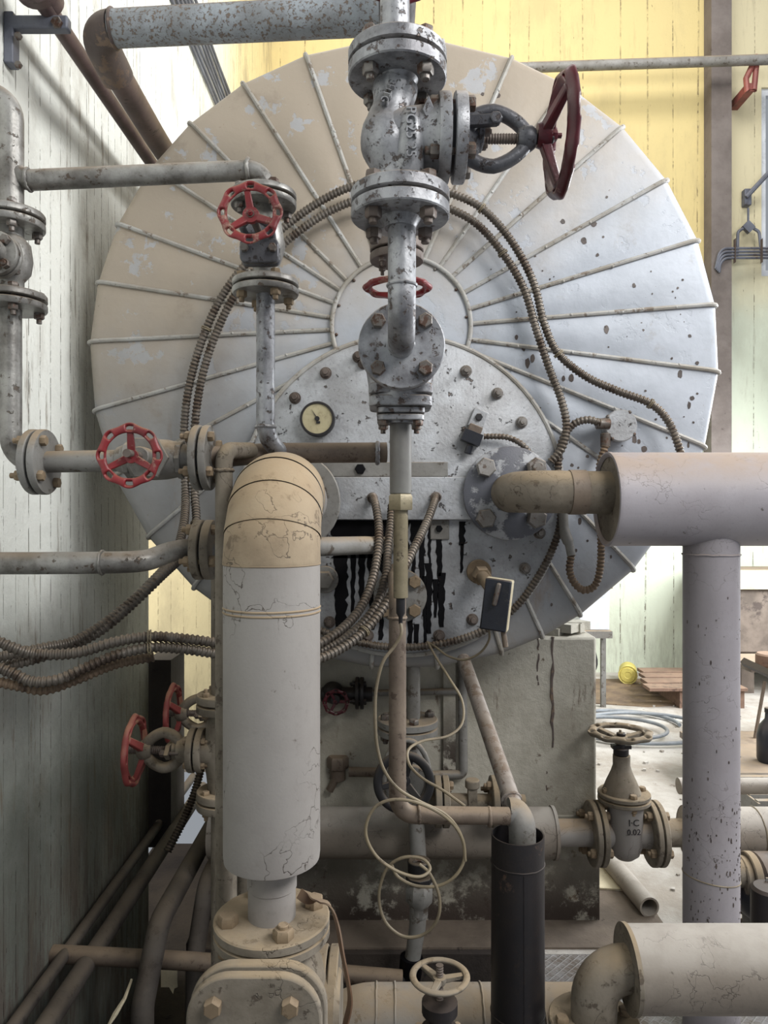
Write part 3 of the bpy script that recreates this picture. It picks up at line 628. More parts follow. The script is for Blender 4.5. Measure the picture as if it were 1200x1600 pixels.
T.part('stem', thread(MB(), P(621, 452, 1.92), Z, .012, -.12, .06), M['bolt_rust'])
flange(T, P(620, 396, 1.95), Z, S(42, 1.95), .02, 4, M['bolt_rust'], .5, bm=M['bolt_rust'])
T.part('riser', MB().cyl(P(620, 385, 1.95), Z, .035, 0, .5, 20), M['silver'])
# thermowell
T = Thing('thermometer_sleeve', 'grey sleeve, hex nut and brass tube with a black tip hanging at centre', 'thermometer', P(626, 960, 1.86))
a = P(626, 0, 1.86).x
T.part('sleeve', MB().cyl((a, 1.86, 0), Z, S(17, 1.86), P(0, 772, 1.86).z, P(0, 662, 1.86).z, 28, .002), M['sleeve'])
T.part('hex_nut', MB().hexa((a, 1.86, 0), Z, S(21, 1.86), P(0, 797, 1.86).z, P(0, 772, 1.86).z, .5), M['brass'])
T.part('brass_tube', MB().cyl((a, 1.86, 0), Z, S(11.5, 1.86), P(0, 934, 1.86).z, P(0, 796, 1.86).z, 24, .001), M['brass'])
T.part('tip', MB().lathe([(S(3, 1.86), P(0, 975, 1.86).z), (S(3.5, 1.86), P(0, 964, 1.86).z), (S(7, 1.86), P(0, 958, 1.86).z), (S(7.2, 1.86), P(0, 930, 1.86).z), (0, P(0, 930, 1.86).z)], (a, 1.86, 0), Z, 18), M['black'])
# brown pipe
T = Thing('drain_pipe', 'brown pipe dropping from the boiler front and turning right above the black stack', 'pipe', P(640, 1290, 1.93))
r = S(13.5, 1.93); a = P(621, 925, 1.93); b = P(621, 1273, 1.93); c = P(795, 1275, 1.96)
m = MB().tube(fillet([(a.x, 2.67, a.z), (a.x, 1.93, a.z), (b.x, 1.93, b.z), c], [.06, .05], 10), r, 24); weld(m, (P(655, 0, 1.93).x, 1.935, b.z), X, r); weld(m, (P(765, 0, 1.95).x, 1.955, c.z), X, r, .005); weld(m, (a.x, 1.93, P(0, 965, 1.93).z), Z, r)
T.part('tube', m, M['brown'])
T = Thing('slanted_pipe', 'slanted brown-grey pipe running from under the boiler down to the black stack', 'pipe', P(812, 1310, 2.0))
e = P(806, 1268, 2.02)
m = MB().tube([P(724, 1030, 2.72), e], S(14, 2.02), 22); weld(m, P(799, 1250, 2.06), P(806, 1268, 2.02)-P(724, 1030, 2.72), S(14.5, 2.02), .005)
T.part('tube', m, M['slant'])
T.part('elbow', MB().tube(crom([P(794, 1268, 2.01), P(806, 1270, 2.01), P(815, 1288, 2.0), P(816, 1320, 2.0), P(816, 1365, 2.0)], 6), S(21, 2.0), 24), M['mid_grey'])
# black stack
T = Thing('black_stack_pipe', 'tall open-topped black bitumen-coated steel pipe standing right of centre', 'pipe', (P(809, 0, 2).x, 2.0, -.62))
zt2 = P(0, 1303, 2.0).z; R = S(41, 2.0)
pr = [(R*1.04, -.62), (R*1.02, .3), (R, zt2-.1), (R*1.0, zt2), (R*.95, zt2), (R*.95, -.6), (0, -.6)]
m = MB().lathe(pr, (P(809, 0, 2).x, 2.0, 0), Z, 48); sh = T.part('shell', m, M['blackpipe'])
m = MB(); weld(m, (P(809, 0, 2).x, 2.0, zt2-.075), Z, R*1.005, .0022); weld(m, (P(809, 0, 2).x, 2.0, zt2-.48), Z, R*1.01, .0025); m.tube([(P(811, 0, 2).x, 2.0-R*1.008, zt2-.08), (P(811, 0, 2).x, 2.0-R*1.018, zt2-.48)], .0014, 6)
T.part('weld_seam', m, M['blackpipe'])

# ================================================================ BIG LAGGED PIPE, left foreground
T = Thing('lagged_pipe', 'thick grey lagged pipe with a dusty tan bend, dropping in the left foreground', 'pipe', P(425, 1380, 1.6))
bx = P(425, 0, 1.6).x; R = S(75, 1.6); zc = 1.738; rb = .148
fx = P(462, 0, 2.6).x
T.part('lagging', MB().lathe([(R*.92, .946), (R*.985, .95), (R, .962), (R, 1.590), (0, 1.590)], (bx, 1.6, 0), Z, 56).lathe([(0, .9465), (R*.93, .9465)], (bx, 1.6, 0), Z, 56), M['insul'])
# gored bend
cen = Vector((bx, 1.6+rb, zc-rb)); segs = []
for k in range(4):
    t0 = math.pi/2*k/4; t1 = math.pi/2*(k+1)/4
    p0 = cen+Vector((0, -math.cos(t0)*rb, math.sin(t0)*rb)); p1 = cen+Vector((0, -math.cos(t1)*rb, math.sin(t1)*rb))
    m = MB(); n = 56
    for (t, sc_) in ((t0, 1.0), (t0, 1.0), (t1, .99), (t1, .96)):
        pass
    u0, u1 = t0, t1
    for f in (0, .08, .5, .94, 1):
        t = u0+(u1-u0)*f; c = cen+Vector((0, -math.cos(t)*rb, math.sin(t)*rb)); rad = R*(1.012 if f < .1 else 1.0) if f < 1 else R*.985
        for q in range(n):
            a = 2*math.pi*q/n; rv = Vector((0, -math.cos(t), math.sin(t)))
            m.v.append(c+(X*math.cos(a)+rv*math.sin(a))*rad)
    for i in range(4):
        for q in range(n): m.f.append((i*n+q, i*n+(q+1) % n, (i+1)*n+(q+1) % n, (i+1)*n+q))
    T.part('bend_gore', m, M['insul_tan'])
T.part('lagging_run', MB().tube([(bx, 1.6+rb, zc), (fx+.02, 2.45, zc)], R*.98, 48), M['insul'])
for zz_ in (1.588, 1.494, 1.485): T.part('band', MB().cyl((bx, 1.6, 0), Z, R*1.015, zz_-.003, zz_+.003, 56, .002), M['insul_tan'])
T.part('neck', MB().cyl((bx, 1.6, 0), Z, S(37, 1.6), .80, .95, 36, .001).cyl((bx, 1.6, 0), Z, S(38.5, 1.6), .885, .93, 36, .002), M['insul'])
T.part('back_flange', MB().cyl((fx-.02, 2.62, zc), Y, S(78, 2.6), 0, .03, 48).cyl((fx, 2.6, zc), Y, .1, -.2, .1, 32), M['mid_grey'])
# flanged valve under it
T = Thing('dusty_valve', 'large dusty tan valve with oval bolted cover at the bottom left of centre', 'valve', (bx, 1.6, -.62))
ft = flange(T, (bx, 1.6, .802), Z, S(90, 1.6), .02, 4, M['dusty'], .25, bs=.022, bm=M['bolt_dust'], gap=.003)
body = MB().lathe([(0, -.62), (.09, -.62), (.09, .4), (.13, .52), (.14, .62), (.12, .7), (.085, .76), (.085, .79), (0, .79)], (bx, 1.6, 0), Z, 40)
body.cyl((bx, 1.6, .64), -Y, .105, 0, .15, 36).cyl((bx, 1.6, .60), X, .1, 0, .15, 36); T.part('body', body, M['dusty'])
ccx = P(397, 0, 1.42).x; o_ = rsq(.131, .135, .085, 10)
c1 = T.part('cover_plate', MB().prism(o_, (ccx, 1.415, .672), X, Z, Y, .022), M['dusty'], bevel=.005)
T.part('cover_plate', MB().prism([(a*1.03, b*1.03) for a, b in o_], (ccx+.004, 1.441, .674), X, Z, Y, .024), M['dusty'], bevel=.005)
for (sx, sz) in ((-1, 1), (1, 1), (-1, -1), (1, -1)):
    p = (ccx+sx*.071-(.006 if sx < 0 else 0), 1.415, .672+sz*.080); T.part('bolt', MB().hexa(p, -Y, .018, -.002, .018, random.random()), M['bolt_dust'], c1)
for dx in (.095, .121): T.part('side_flange', MB().cyl((bx+dx, 1.64, .60), X, .12, 0, .022, 36), M['dusty'])
# strap
T0 = MB(); path = crom([P(468, 1396, 1.62), P(480, 1404, 1.60), P(500, 1407, 1.58), P(517, 1418, 1.56), P(527, 1445, 1.55), P(535, 1490, 1.53), P(543, 1530, 1.52), P(547, 1565, 1.52), P(540, 1600, 1.52), P(530, 1640, 1.52)], 6)
n0 = len(path)
for i, p in enumerate(path):
    t = (path[min(i+1, n0-1)]-path[max(i-1, 0)]).normalized(); wd = (Vector((-.4, .9, -.1))*(min(1, i/14))+Vector((0, -.6, -.5))*(1-min(1, i/14))); wd = (wd-t*wd.dot(t)).normalized()*.011; nn_ = t.cross(wd).normalized()*.0016
    T0.v += [p+wd+nn_, p-wd+nn_, p-wd-nn_, p+wd-nn_]
for i in range(n0-1):
    for k in range(4): T0.f.append((4*i+k, 4*i+(k+1) % 4, 4*i+4+(k+1) % 4, 4*i+4+k))
solo('hanging_strap', T0, M['strap'], 'curled brown flat strap hanging off the dusty flange at the bottom', 'strap')

# ================================================================ RIGHT LAGGED PIPE
T = Thing('lagged_pipe', 'thick lavender-grey lagged pipe running off the right edge from a bolted elbow', 'pipe', P(797, 770, 2.66))
za = 1.768; xf = P(797, 0, 2.65).x
f1 = flange(T, (xf, 2.665, za), -Y, S(74, 2.62), .022, 4, M['slate'], .5, bs=S(16, 2.62), bm=M['bolt_pale'], pair=False)
T.part('backing_flange', MB().cyl((xf+.005, 2.672, za), Y, S(75, 2.62), 0, .03, 48), M['plate'])
m = MB().tube(fillet([(xf, 2.66, za), (xf-.0, 2.42, za), (P(960, 0, 2.42).x, 2.42, za-.005)], .12, 12), S(33.5, 2.42), 32); T.part('elbow', m, M['dusty'], label='dusty brown bare elbow')
T.part('tape_wrap', MB().cyl((P(905, 0, 2.42).x, 2.42, za-.003), X, S(35, 2.42), -.035, .02, 32, .001), M['brown'])
R = S(73, 2.42); x0 = P(946, 0, 2.42).x; zz_ = 1.742
T.part('lagging', MB().lathe([(R*.9, .01), (R*.93, .004), (R*.97, 0), (R*1.01, .002), (R*1.012, .012), (R, .016), (R, 1.3)], (x0, 2.42, zz_), X, 56), M['insul_blue'])
T.part('end_cap', MB().lathe([(0, .012), (R*.92, .012)], (x0, 2.42, zz_), X, 48), M['dusty'])
# column pipe
T = Thing('lagged_column_pipe', 'tall vertical white-grey lagged pipe spattered with dark specks, right side', 'pipe', (P(1111, 0, 2.42).x, 2.42, 0))
cx = P(1111, 0, 2.42).x; R = S(41.5, 2.42)
T.part('lagging', MB().cyl((cx, 2.42, 0), Z, R, 0, 1.62, 48, .001), M['insul_blue'])
m = MB(); weld(m, (cx, 2.42, P(0, 866, 2.42).z), Z, R*1.01, .003)
for k in range(0): pass
T.part('band', m, M['insul_blue'])
m = MB()
for k in range(40):
    t = 2*math.pi*k/40; zz0 = P(0, 1368, 2.42).z+.012*math.cos(t+2.5); m.v.append(Vector((cx+math.cos(t)*R*1.008, 2.42+math.sin(t)*R*1.008, zz0)))
pts = m.v; m = MB().tube(pts, .002, 6, closed=True); T.part('tie_wire', m, M['wire'])
m = MB()
for _ in range(300):
    t = random.uniform(math.pi, 2*math.pi); u0 = random.random(); zz0 = .15+.62*u0**1.2 if _ < 270 else random.uniform(.7, 1.5)
    p = Vector((cx+math.cos(t)*R, 2.42+math.sin(t)*R, zz0)); nrm = Vector((math.cos(t), math.sin(t), 0)); a = .001+random.random()**3*.002; b = a*random.uniform(1, 4.5)
    tg = Vector((-nrm.y, nrm.x, 0)); o0 = len(m.v)
    for k in range(6): q = 2*math.pi*k/6; m.v.append(p+tg*math.cos(q)*a+Z*math.sin(q)*b-nrm*.001)
    for k in range(6): q = 2*math.pi*k/6; m.v.append(p+tg*math.cos(q)*a*.9+Z*math.sin(q)*b*.9+nrm*.0012)
    m.f.append(tuple(o0+6+k for k in range(6)))
    for k in range(6): m.f.append((o0+k, o0+(k+1) % 6, o0+6+(k+1) % 6, o0+6+k))
o = T.part('paint_specks', m, M['spot']); o['kind'] = 'stuff'
# lower right lagged pipe
T = Thing('lagged_pipe', 'wide dusty lagged pipe low on the right, cut off by the right edge', 'pipe', P(925, 1600, 1.9))
R = S(62, 1.9); zz_ = P(0, 1513, 1.9).z; x0 = P(980, 0, 1.9).x
T.part('lagging', MB().lathe([(R, .0), (R, .9)], (x0, 1.9, zz_), X, 56), M['insul_low'])
T.part('end_ring', MB().lathe([(0, .002), (R*.98, -.003), (R*1.04, -.003), (R*1.04, .008), (R, .010)], (x0, 1.9, zz_), X, 56), M['dusty'])
r_ = .058; xe = P(928, 0, 1.9).x
T.part('elbow', MB().tube(fillet([(x0+.05, 1.9, zz_), (xe, 1.9, zz_), (xe, 1.9, .36)], .085, 10), r_, 32), M['dusty'])
flange(T, (xe, 1.9, .372), Z, .115, .018, 4, M['dusty'], .12, bs=.017, bm=M['bolt_dust'])
T.part('downpipe', MB().cyl((xe, 1.9, 0), Z, .06, 0, .36, 28), M['dusty'])

# ================================================================ LEFT PIPEWORK
LD = 1.78; r17 = .0255
T = Thing('inlet_pipe', 'silver tee pipe at the left edge, its long branch crossing to the upper red wheel', 'pipe', P(17, 270, LD))
xl = P(17, 0, LD).x
m = MB().tube(fillet([P(-40, 150, LD), P(17, 165, LD)+Vector((0, 0, .03)), P(17, 330, LD)], .06, 8), S(19, LD), 24)
yy = P(17, 283, LD)
br = fillet([yy+Vector((0, 0, .09)), yy+Vector((.0, 0, .0)), P(385, 264, 1.86), P(418, 270, 1.86)+Vector((.0, 0, 0)), P(418, 305, 1.86)], [.05, .3, .035], 8)
br = fillet([yy+Vector((0, 0, .075)), yy, P(416, 265, 1.86), P(416, 312, 1.86)], [.045, .045], 10)
m.tube(br, S(15.5, 1.82), 24); weld(m, P(388, 265, 1.85), X, S(16, 1.85), .005); weld(m, P(45, 281, LD), X, S(16, 1.8), .004)
T.part('tube', m, M['silver_pipe'])
# left edge valve
T = Thing('globe_valve', 'silver flanged valve standing upright at the left edge in front of the white wall', 'valve', P(17, 480, LD))
fa = P(15, 345, LD); fb = P(17, 472, LD)
T.part('body', MB().tube([fb+Z*.01, fb+Z*.05, fb+Z*.07, fb+Z*.1, fa-Z*.06, fa-Z*.04, fa-Z*.01], [.03, .03, .045, .05, .048, .032, .032], 24), M['silver_pipe'])
flange(T, fa, Z, S(52, LD), .016, 4, M['silver_pipe'], .35, bs=.0125); flange(T, fb, Z, S(53, LD), .016, 4, M['silver_pipe'], .35, bs=.0125)
bc = Vector((xl-.0, LD-.06, (fa.z+fb.z)/2-.005))
flange(T, bc, -Y, .052, .014, 4, M['silver_pipe'], .5, bs=.012, name='bonnet_flange'); T.part('bonnet', MB().cyl(bc, -Y, .03, 0, .05, 20).hexa(bc, -Y, .022, .05, .07), M['silver_pipe'])
# vertical pipe + elbow
T = Thing('vertical_pipe', 'silver pipe dropping from the left edge valve and bending right into a round flange', 'pipe', P(17, 700, LD))
fz = P(62, 722, LD)
T.part('tube', MB().tube(fillet([fb-Z*.018, (xl, LD, fz.z), fz], .06, 10), S(16, LD), 24), M['silver_pipe'])
# horizontal valve run
T = Thing('globe_valve', 'horizontal grey valve low on the left with red handwheel facing the viewer', 'valve', P(243, 715, LD))
flange(T, fz, X, S(51, LD), .017, 4, M['mid_grey'], .4, bs=.013, bm=M['bolt_dust'])
zr = fz.z; f3 = Vector((P(318, 0, LD).x, LD, zr+.01))
m = MB().tube([(fz.x, LD, zr), (P(165, 0, LD).x, LD, zr+.003), (f3.x, LD, zr+.008)], S(17, LD), 24)
bcx = P(243, 0, LD).x
m.tube([(bcx+dx, LD, zr+.006) for dx in (-.09, -.06, -.03, 0, .03, .06, .09)], [.03, .042, .048, .05, .048, .042, .03], 24); T.part('body', m, M['mid_grey'])
for dx in (-.062, .062): T.part('collar', MB().cyl((bcx+dx, LD, zr+.006), X, .046, -.007, .007, 8), M['mid_grey'])
T.part('bonnet', MB().cyl((bcx, LD, zr+.006), -Y, .04, 0, .06, 24).cyl((bcx, LD, zr+.006), -Y, .052, .06, .072, 6).cyl((bcx, LD, zr+.006), -Y, .022, .07, .12, 16), M['mid_grey'])
T.part('stem', thread(MB(), (bcx, LD, zr+.006), -Y, .009, .1, .2), M['bolt_rust'])
handwheel(T, P(203, 712, 1.6), Vector((.05, -1, .03)), S(49, 1.6), M['red'], 8, 3, .012, .75)
flange(T, f3, X, S(51, LD), .017, 4, M['mid_grey'], .4, bs=.013, bm=M['bolt_dust'])
# header going right
T = Thing('header_pipe', 'rusty brown header pipe running right behind the tan bend towards the centre', 'pipe', P(440, 708, 1.95))
m = MB().tube([(f3.x-.01, LD, f3.z), P(365, 712, 1.86), P(420, 708, 1.93), P(604, 707, 1.96)], S(16, 1.93), 24); T.part('tube', m, M['brown'])
for px in (392, 590): m = MB(); weld(m, P(px, 708, 1.95), X, S(16, 1.92), .006); T.part('weld', m, M['silver'])
# thin vertical
T = Thing('downpipe', 'thin grey-green vertical pipe close behind the thick lagged pipe, left side', 'pipe', P(350, 1410, 1.9))
a = P(350, 702, 1.76)
m = MB().tube(fillet([P(392, 704, 1.88), (a.x, 1.76, P(0, 704, 1.76).z), (a.x, 1.76, .35)], .035, 8), S(13.5, 1.76), 20); weld(m, (a.x, 1.76, P(0, 735, 1.76).z), Z, S(14, 1.76), .004); T.part('tube', m, M['dusty'])
# upper-mid valve
UD = 1.86
T = Thing('globe_valve', 'upright silver valve at upper left with red handwheel facing the viewer', 'valve', P(415, 470, UD))
fa = P(412, 313, UD); fb = P(415, 450, UD)
flange(T, fa, Z, S(51, UD), .015, 4, M['silver_pipe'], .35, bs=.013, bm=M['bolt']); flange(T, fb, Z, S(51.5, UD), .015, 4, M['silver_pipe'], .35, bs=.013, bm=M['bolt_dust'])
cx_ = (fa.x+fb.x)/2
T.part('body', MB().tube([fb+Z*.01, fb+Z*.04, fb+Z*.07, fb+Z*.1, fa-Z*.06, fa-Z*.03, fa-Z*.01], [.029, .029, .04, .05, .045, .03, .03], 24), M['silver_pipe'])
bc = Vector((cx_, UD-.03, (fa.z+fb.z)/2-.0))
T.part('bonnet', MB().cyl(bc, -Y, .035, 0, .05, 24), M['dark_silver'])
bf = T.part('bonnet_flange', MB().prism(rsq(.047, .03, .015), (cx_, UD-.06, P(0, 396, UD-.06).z), X, Z, Y, .014).prism(rsq(.047, .03, .015), (cx_, UD-.085, P(0, 396, UD-.06).z), X, Z, Y, .018), M['dark_silver'], bevel=.003)
for sx in (-1, 1): T.part('bolt', MB().hexa((cx_+sx*.034, UD-.085, P(0, 394, UD-.06).z), -Y, .011, 0, .014), M['bolt'], bf)
for sx in (-1, 1): T.part('yoke_arm', MB().tube([(cx_+sx*.03, UD-.07, bc.z-.01), (cx_+sx*.035, UD-.12, bc.z), (cx_+sx*.01, UD-.165, bc.z)], .009, 10), M['dark_silver'])
wc = P(391, 333, 1.67)
T.part('stem', MB().tube([bc, wc], .009, 12), M['bolt_rust'])
handwheel(T, wc, Vector((.0, -1, .10)), S(49, 1.67), M['red'], 8, 3, .012, .82, hubr=.28)
T = Thing('vertical_pipe', 'bright silver pipe dropping from the upper left valve to the brown header', 'pipe', P(417, 690, UD))
m = MB().tube(fillet([fb-Z*.015, (fb.x, UD, P(0, 680, UD).z), P(440, 712, 1.93)], .06, 8), S(14.5, UD), 24); weld(m, (fb.x, UD, P(0, 667, UD).z), Z, S(15, UD), .004); T.part('tube', m, M['silver'])
# lower-left pipe with flange
T = Thing('branch_pipe', 'dusty white-silver pipe entering from the left edge and rising to a dusty flange', 'pipe', P(200, 880, 1.85))
m = MB().tube(crom([P(-60, 880, 1.8), P(60, 880, 1.8), P(160, 879, 1.82), P(225, 876, 1.86), P(265, 863, 1.92), P(300, 857, 1.96), P(320, 857, 1.97)], 6), S(17, 1.85), 24); weld(m, P(160, 879, 1.82), X, S(17.5, 1.85), .004); T.part('tube', m, M['silver_pipe'])
flange(T, P(320, 859, 1.97), X, S(47, 1.96), .022, 4, M['dusty'], .3, bs=.015, bm=M['bolt_dust'])
T.part('onward_tube', MB().tube([P(322, 859, 1.97), P(440, 856, 2.15), P(570, 852, 2.45), P(612, 852, 2.70)], .030, 20), M['mid_grey'])

# ================================================================ TOP LEFT PIPES
T = Thing('overhead_pipe', 'blistered pale grey pipe crossing the top left with a brown elbow turning back', 'pipe', P(175, 45, 2.3))
e = Vector((-.90, 2.33, 3.20)); r_ = .054
T.part('tube', MB().tube([P(178, 45, 2.32), P(640, 22, 2.18)], r_, 32), M['top_pipe'])
a = P(178, 45, 2.32); e0 = P(140, 47, 2.34)
m = MB().tube(fillet([a, (e0.x+.02, 2.335, a.z), (e0.x+.03, 2.50, a.z-.045)], .07, 10), r_*1.02, 32); weld(m, a, X, r_*1.01, .006); T.part('elbow', m, M['rusty_brown'])
T.part('rear_tube', MB().tube([(e0.x+.03, 2.46, a.z-.035), (-.94, 3.0, 3.24), (-.94, 6.5, 3.3)], .046, 24), M['wall_pipe'])
T = Thing('wall_pipe', 'dark maroon-brown pipe running along the left wall behind a slotted bracket', 'pipe', (-1.07, 2.3, 3.3))
T.part('tube', MB().tube([(-1.05, 1.9, 3.27), (-1.07, 6.8, 3.32)], .028, 20), M['wall_pipe'])
T.part('coupling', MB().cyl((-1.05, 2.22, 3.3), Y, .075, -.02, .02, 28).cyl((-1.05, 2.22, 3.3), Y, .045, -.1, .1, 20), M['wall_pipe'])
T = Thing('pipe_bracket', 'grey slotted steel L-bracket fixed to the left wall at the top corner', 'bracket', P(32, 110, 2.3))
b0 = P(31, 40, 2.35); m = MB().box((WX+.03, 2.42, b0.z-.07), (.012, .045, .22)); T.part('wall_leg', MB().span((WX, 2.30, P(0, 112, 2.35).z), (WX+.03, 2.345, P(0, 33, 2.35).z)), M['steel_blue'], bevel=.004)
T.part('arm', MB().span((WX+.01, 2.30, P(0, 50, 2.32).z), (-.99, 2.335, P(0, 29, 2.32).z)), M['steel_blue'], bevel=.006)
for (px, py) in ((30, 58), (30, 103)): T.part('bolt', MB().hexa(P(px, py, 2.30)+Vector((-.0, 0, 0)), -Y, .012, 0, .012), M['bolt'])
T.part('clamp_bolt', MB().hexa(P(90, 37, 2.30), -Y, .018, 0, .014), M['bolt'])
for k in range(7):
    q = []
    for i in range(9): q.append(Vector((WX+.012+.006*random.random(), 3.6+i*.52, 4.55+k*.055+random.uniform(-.008, .008))))
    solo('wall_cable', MB().tube(crom(q, 4), .011, 6), M['steel_blue'], 'thin grey cable in the bundle along the top of the left wall', 'cable', group='cables bundled along the left wall')

# ================================================================ HOSES
def hose(label, pts, r, mat='hose', ties=(), group=None):
    T = Thing('flexible_conduit', label, 'hose', P(*pts[0]), group)
    T.part('hose', MB().hose([P(*p) for p in pts], r), M[mat])
    for i in ties:
        p = P(*pts[i]); d = (P(*pts[i+1])-P(*pts[i-1])); m = MB(); weld(m, p, d, r*1.12, .0022); weld(m, p+d.normalized()*.006, d, r*1.14, .002); T.part('wire_tie', m, M['wire'])
dz = 2.665
hose('outer corrugated conduit looping over the hub and ending behind the right lagged pipe', [(-30, 1032, 1.9), (20, 1022, 1.93), (70, 1012, 1.97), (120, 1000, 2.02), (175, 965, 2.1), (235, 912, 2.2), (272, 868, 2.35), (287, 820, 2.5), (290, 770, 2.64), (287, 710, dz), (290, 640, dz), (301, 580, dz), (322, 515, dz), (352, 455, dz), (400, 395, dz), (450, 350, dz), (505, 312, dz), (560, 288, dz), (630, 276, dz), (700, 300, dz), (752, 325, dz), (798, 375, dz), (833, 440, dz), (850, 505, dz), (872, 552, dz), (915, 588, dz), (965, 611, dz), (1015, 630, dz), (1042, 655, dz), (1058, 690, dz), (1070, 735, dz)], .0155, ties=(12, 20, 24, 27))
hose('inner corrugated steel conduit looping over the hub and curling down right of the front plate', [(-30, 1048, 1.93), (30, 1036, 1.96), (90, 1018, 2.0), (150, 990, 2.06), (200, 950, 2.13), (252, 900, 2.23), (290, 862, 2.4), (306, 820, 2.55), (304, 770, 2.64), (302, 710, dz), (307, 640, dz), (318, 580, dz), (338, 520, dz), (368, 460, dz), (412, 410, dz), (460, 367, dz), (515, 330, dz), (575, 308, dz), (640, 305, dz), (700, 325, dz), (745, 350, dz), (785, 395, dz), (818, 450, dz), (838, 515, dz), (858, 575, dz), (877, 625, dz), (885, 665, dz), (878, 700, dz), (860, 722, dz+.01)], .0155, ties=(7, 14, 21))
hose('conduit arcing from the round junction box down around the bottom of the front plate', [(938, 661, 2.67), (918, 656, 2.67), (895, 664, 2.68), (878, 690, 2.69), (872, 730, 2.69), (876, 780, 2.69), (874, 825, 2.69), (858, 870, 2.685), (832, 915, 2.68), (806, 948, 2.68), (765, 980, 2.68), (715, 1000, 2.68), (660, 1010, 2.68), (600, 1010, 2.68), (545, 1000, 2.68), (500, 985, 2.68)], .0150)
hose('rusty conduit hanging in a U loop under the round junction box', [(893, 866, 2.65), (890, 890, 2.65), (897, 910, 2.65), (912, 922, 2.65), (930, 914, 2.65), (938, 885, 2.65), (939, 840, 2.65), (935, 780, 2.66), (937, 730, 2.66), (946, 696, 2.66)], .0145, 'hose_brown')
solo('conduit_tube', MB().tube(crom([P(880, 800, 2.66), P(882, 830, 2.66), P(889, 850, 2.655), P(893, 868, 2.65)], 6), [.017]*6+[.02]*6+[.016]*7, 16), M['mid_grey'], 'smooth grey tube end above the rusty U loop', 'conduit')
hose('short thin conduit leading right from the black sensor connector', [(756, 682, 2.68), (775, 682, 2.675), (795, 684, 2.67), (815, 694, 2.67), (830, 710, 2.68)], .0115)
hose('upper of the conduits sweeping from the left beam hole across to the left edge', [(582, 776, 2.66), (587, 790, 2.58), (592, 825, 2.5), (590, 865, 2.42), (580, 912, 2.34), (560, 955, 2.25), (525, 990, 2.15), (480, 1012, 2.08), (410, 1016, 2.02), (340, 1005, 1.98), (285, 998, 1.95), (235, 995, 1.92), (180, 1003, 1.9), (120, 1020, 1.88), (60, 1022, 1.86), (20, 1012, 1.84), (-40, 985, 1.82)], .0150, 'hose', (11,))
hose('lower of the conduits sweeping from the right beam hole across to the left edge', [(681, 776, 2.66), (676, 792, 2.58), (665, 820, 2.5), (648, 855, 2.4), (625, 900, 2.3), (602, 945, 2.24), (570, 985, 2.18), (530, 1015, 2.12), (480, 1034, 2.06), (410, 1036, 2.02), (340, 1022, 1.98), (285, 1014, 1.95), (235, 1012, 1.92), (180, 1024, 1.9), (130, 1045, 1.88), (90, 1062, 1.86), (50, 1065, 1.85), (15, 1050, 1.84), (-40, 1030, 1.82)], .0150, 'hose', (6, 12))
hose('third conduit emerging behind the brass tube and joining the lower bundle', [(612, 790, 2.64), (610, 820, 2.58), (606, 860, 2.5), (603, 900, 2.42), (588, 945, 2.34), (560, 980, 2.28), (520, 1008, 2.2), (470, 1026, 2.12), (400, 1030, 2.1)], .0150, 'hose')
hose('lowest dusty conduit crossing the bottom left of the bundle at the left edge', [(240, 1026, 1.95), (180, 1038, 1.93), (120, 1062, 1.9), (70, 1078, 1.88), (30, 1072, 1.86), (-40, 1058, 1.84)], .0140, 'hose_brown')
# junction box
T = Thing('junction_box', 'round silver junction box with oil spots on the right cladding', 'junction box', P(962, 668, 2.7))
c = P(962, 668, 2.745); R = S(24, 2.68)
bd_ = T.part('box_body', MB().cyl(c, -Y, R, 0, .05, 32), M['plate']); T.part('lid', MB().cyl(c, -Y, R*1.06, .05, .066, 32, .004), M['plate'])
for k in range(4): t = math.pi/4+math.pi/2*k+.2; T.part('screw', MB().sphere(c+Vector((math.cos(t)*R*1.02, -.06, math.sin(t)*R*1.02)), .008, n=10), M['bolt'])
T.part('gland', MB().cyl(P(940, 662, 2.68), X, .02, -.02, .03, 14).cyl(P(946, 690, 2.68), Z, .018, -.02, .03, 14), M['bolt'])
# black pressure switch
T = Thing('pressure_switch', 'tilted black box with a lever handle and cream edge below the right flange', 'control box', P(778, 945, 2.4))
rt = Matrix.Rotation(math.radians(7), 3, 'Y') @ Matrix.Rotation(math.radians(-14), 3, 'Z'); c = P(777, 944, 2.38)
T.part('housing', MB().box(c, (.088, .05, .168), rt), M['cream'], bevel=.006)
T.part('cover', MB().box(c+rt @ Vector((-.002, -.03, 0)), (.084, .012, .166), rt), M['navy'], bevel=.005)
T.part('handle', MB().box(c+rt @ Vector((-.002, -.048, .035)), (.016, .02, .075), rt @ Matrix.Rotation(.12, 3, 'Y')), M['bolt'], bevel=.006)
T.part('fitting', MB().cyl(P(748, 893, 2.705), P(768, 920, 2.40)-P(748, 893, 2.705), .022, .02, .30, 20).hexa(P(748, 893, 2.705), P(768, 920, 2.40)-P(748, 893, 2.705), .034, .05, .11).cyl(P(748, 893, 2.705), -Y, .045, -.005, .018, 28), M['bolt_dust'])
T.part('cable_gland', MB().cyl(c+rt @ Vector((.03, 0, -.085)), Vector((.15, 0, -1)), .009, 0, .05, 12), M['brown'])

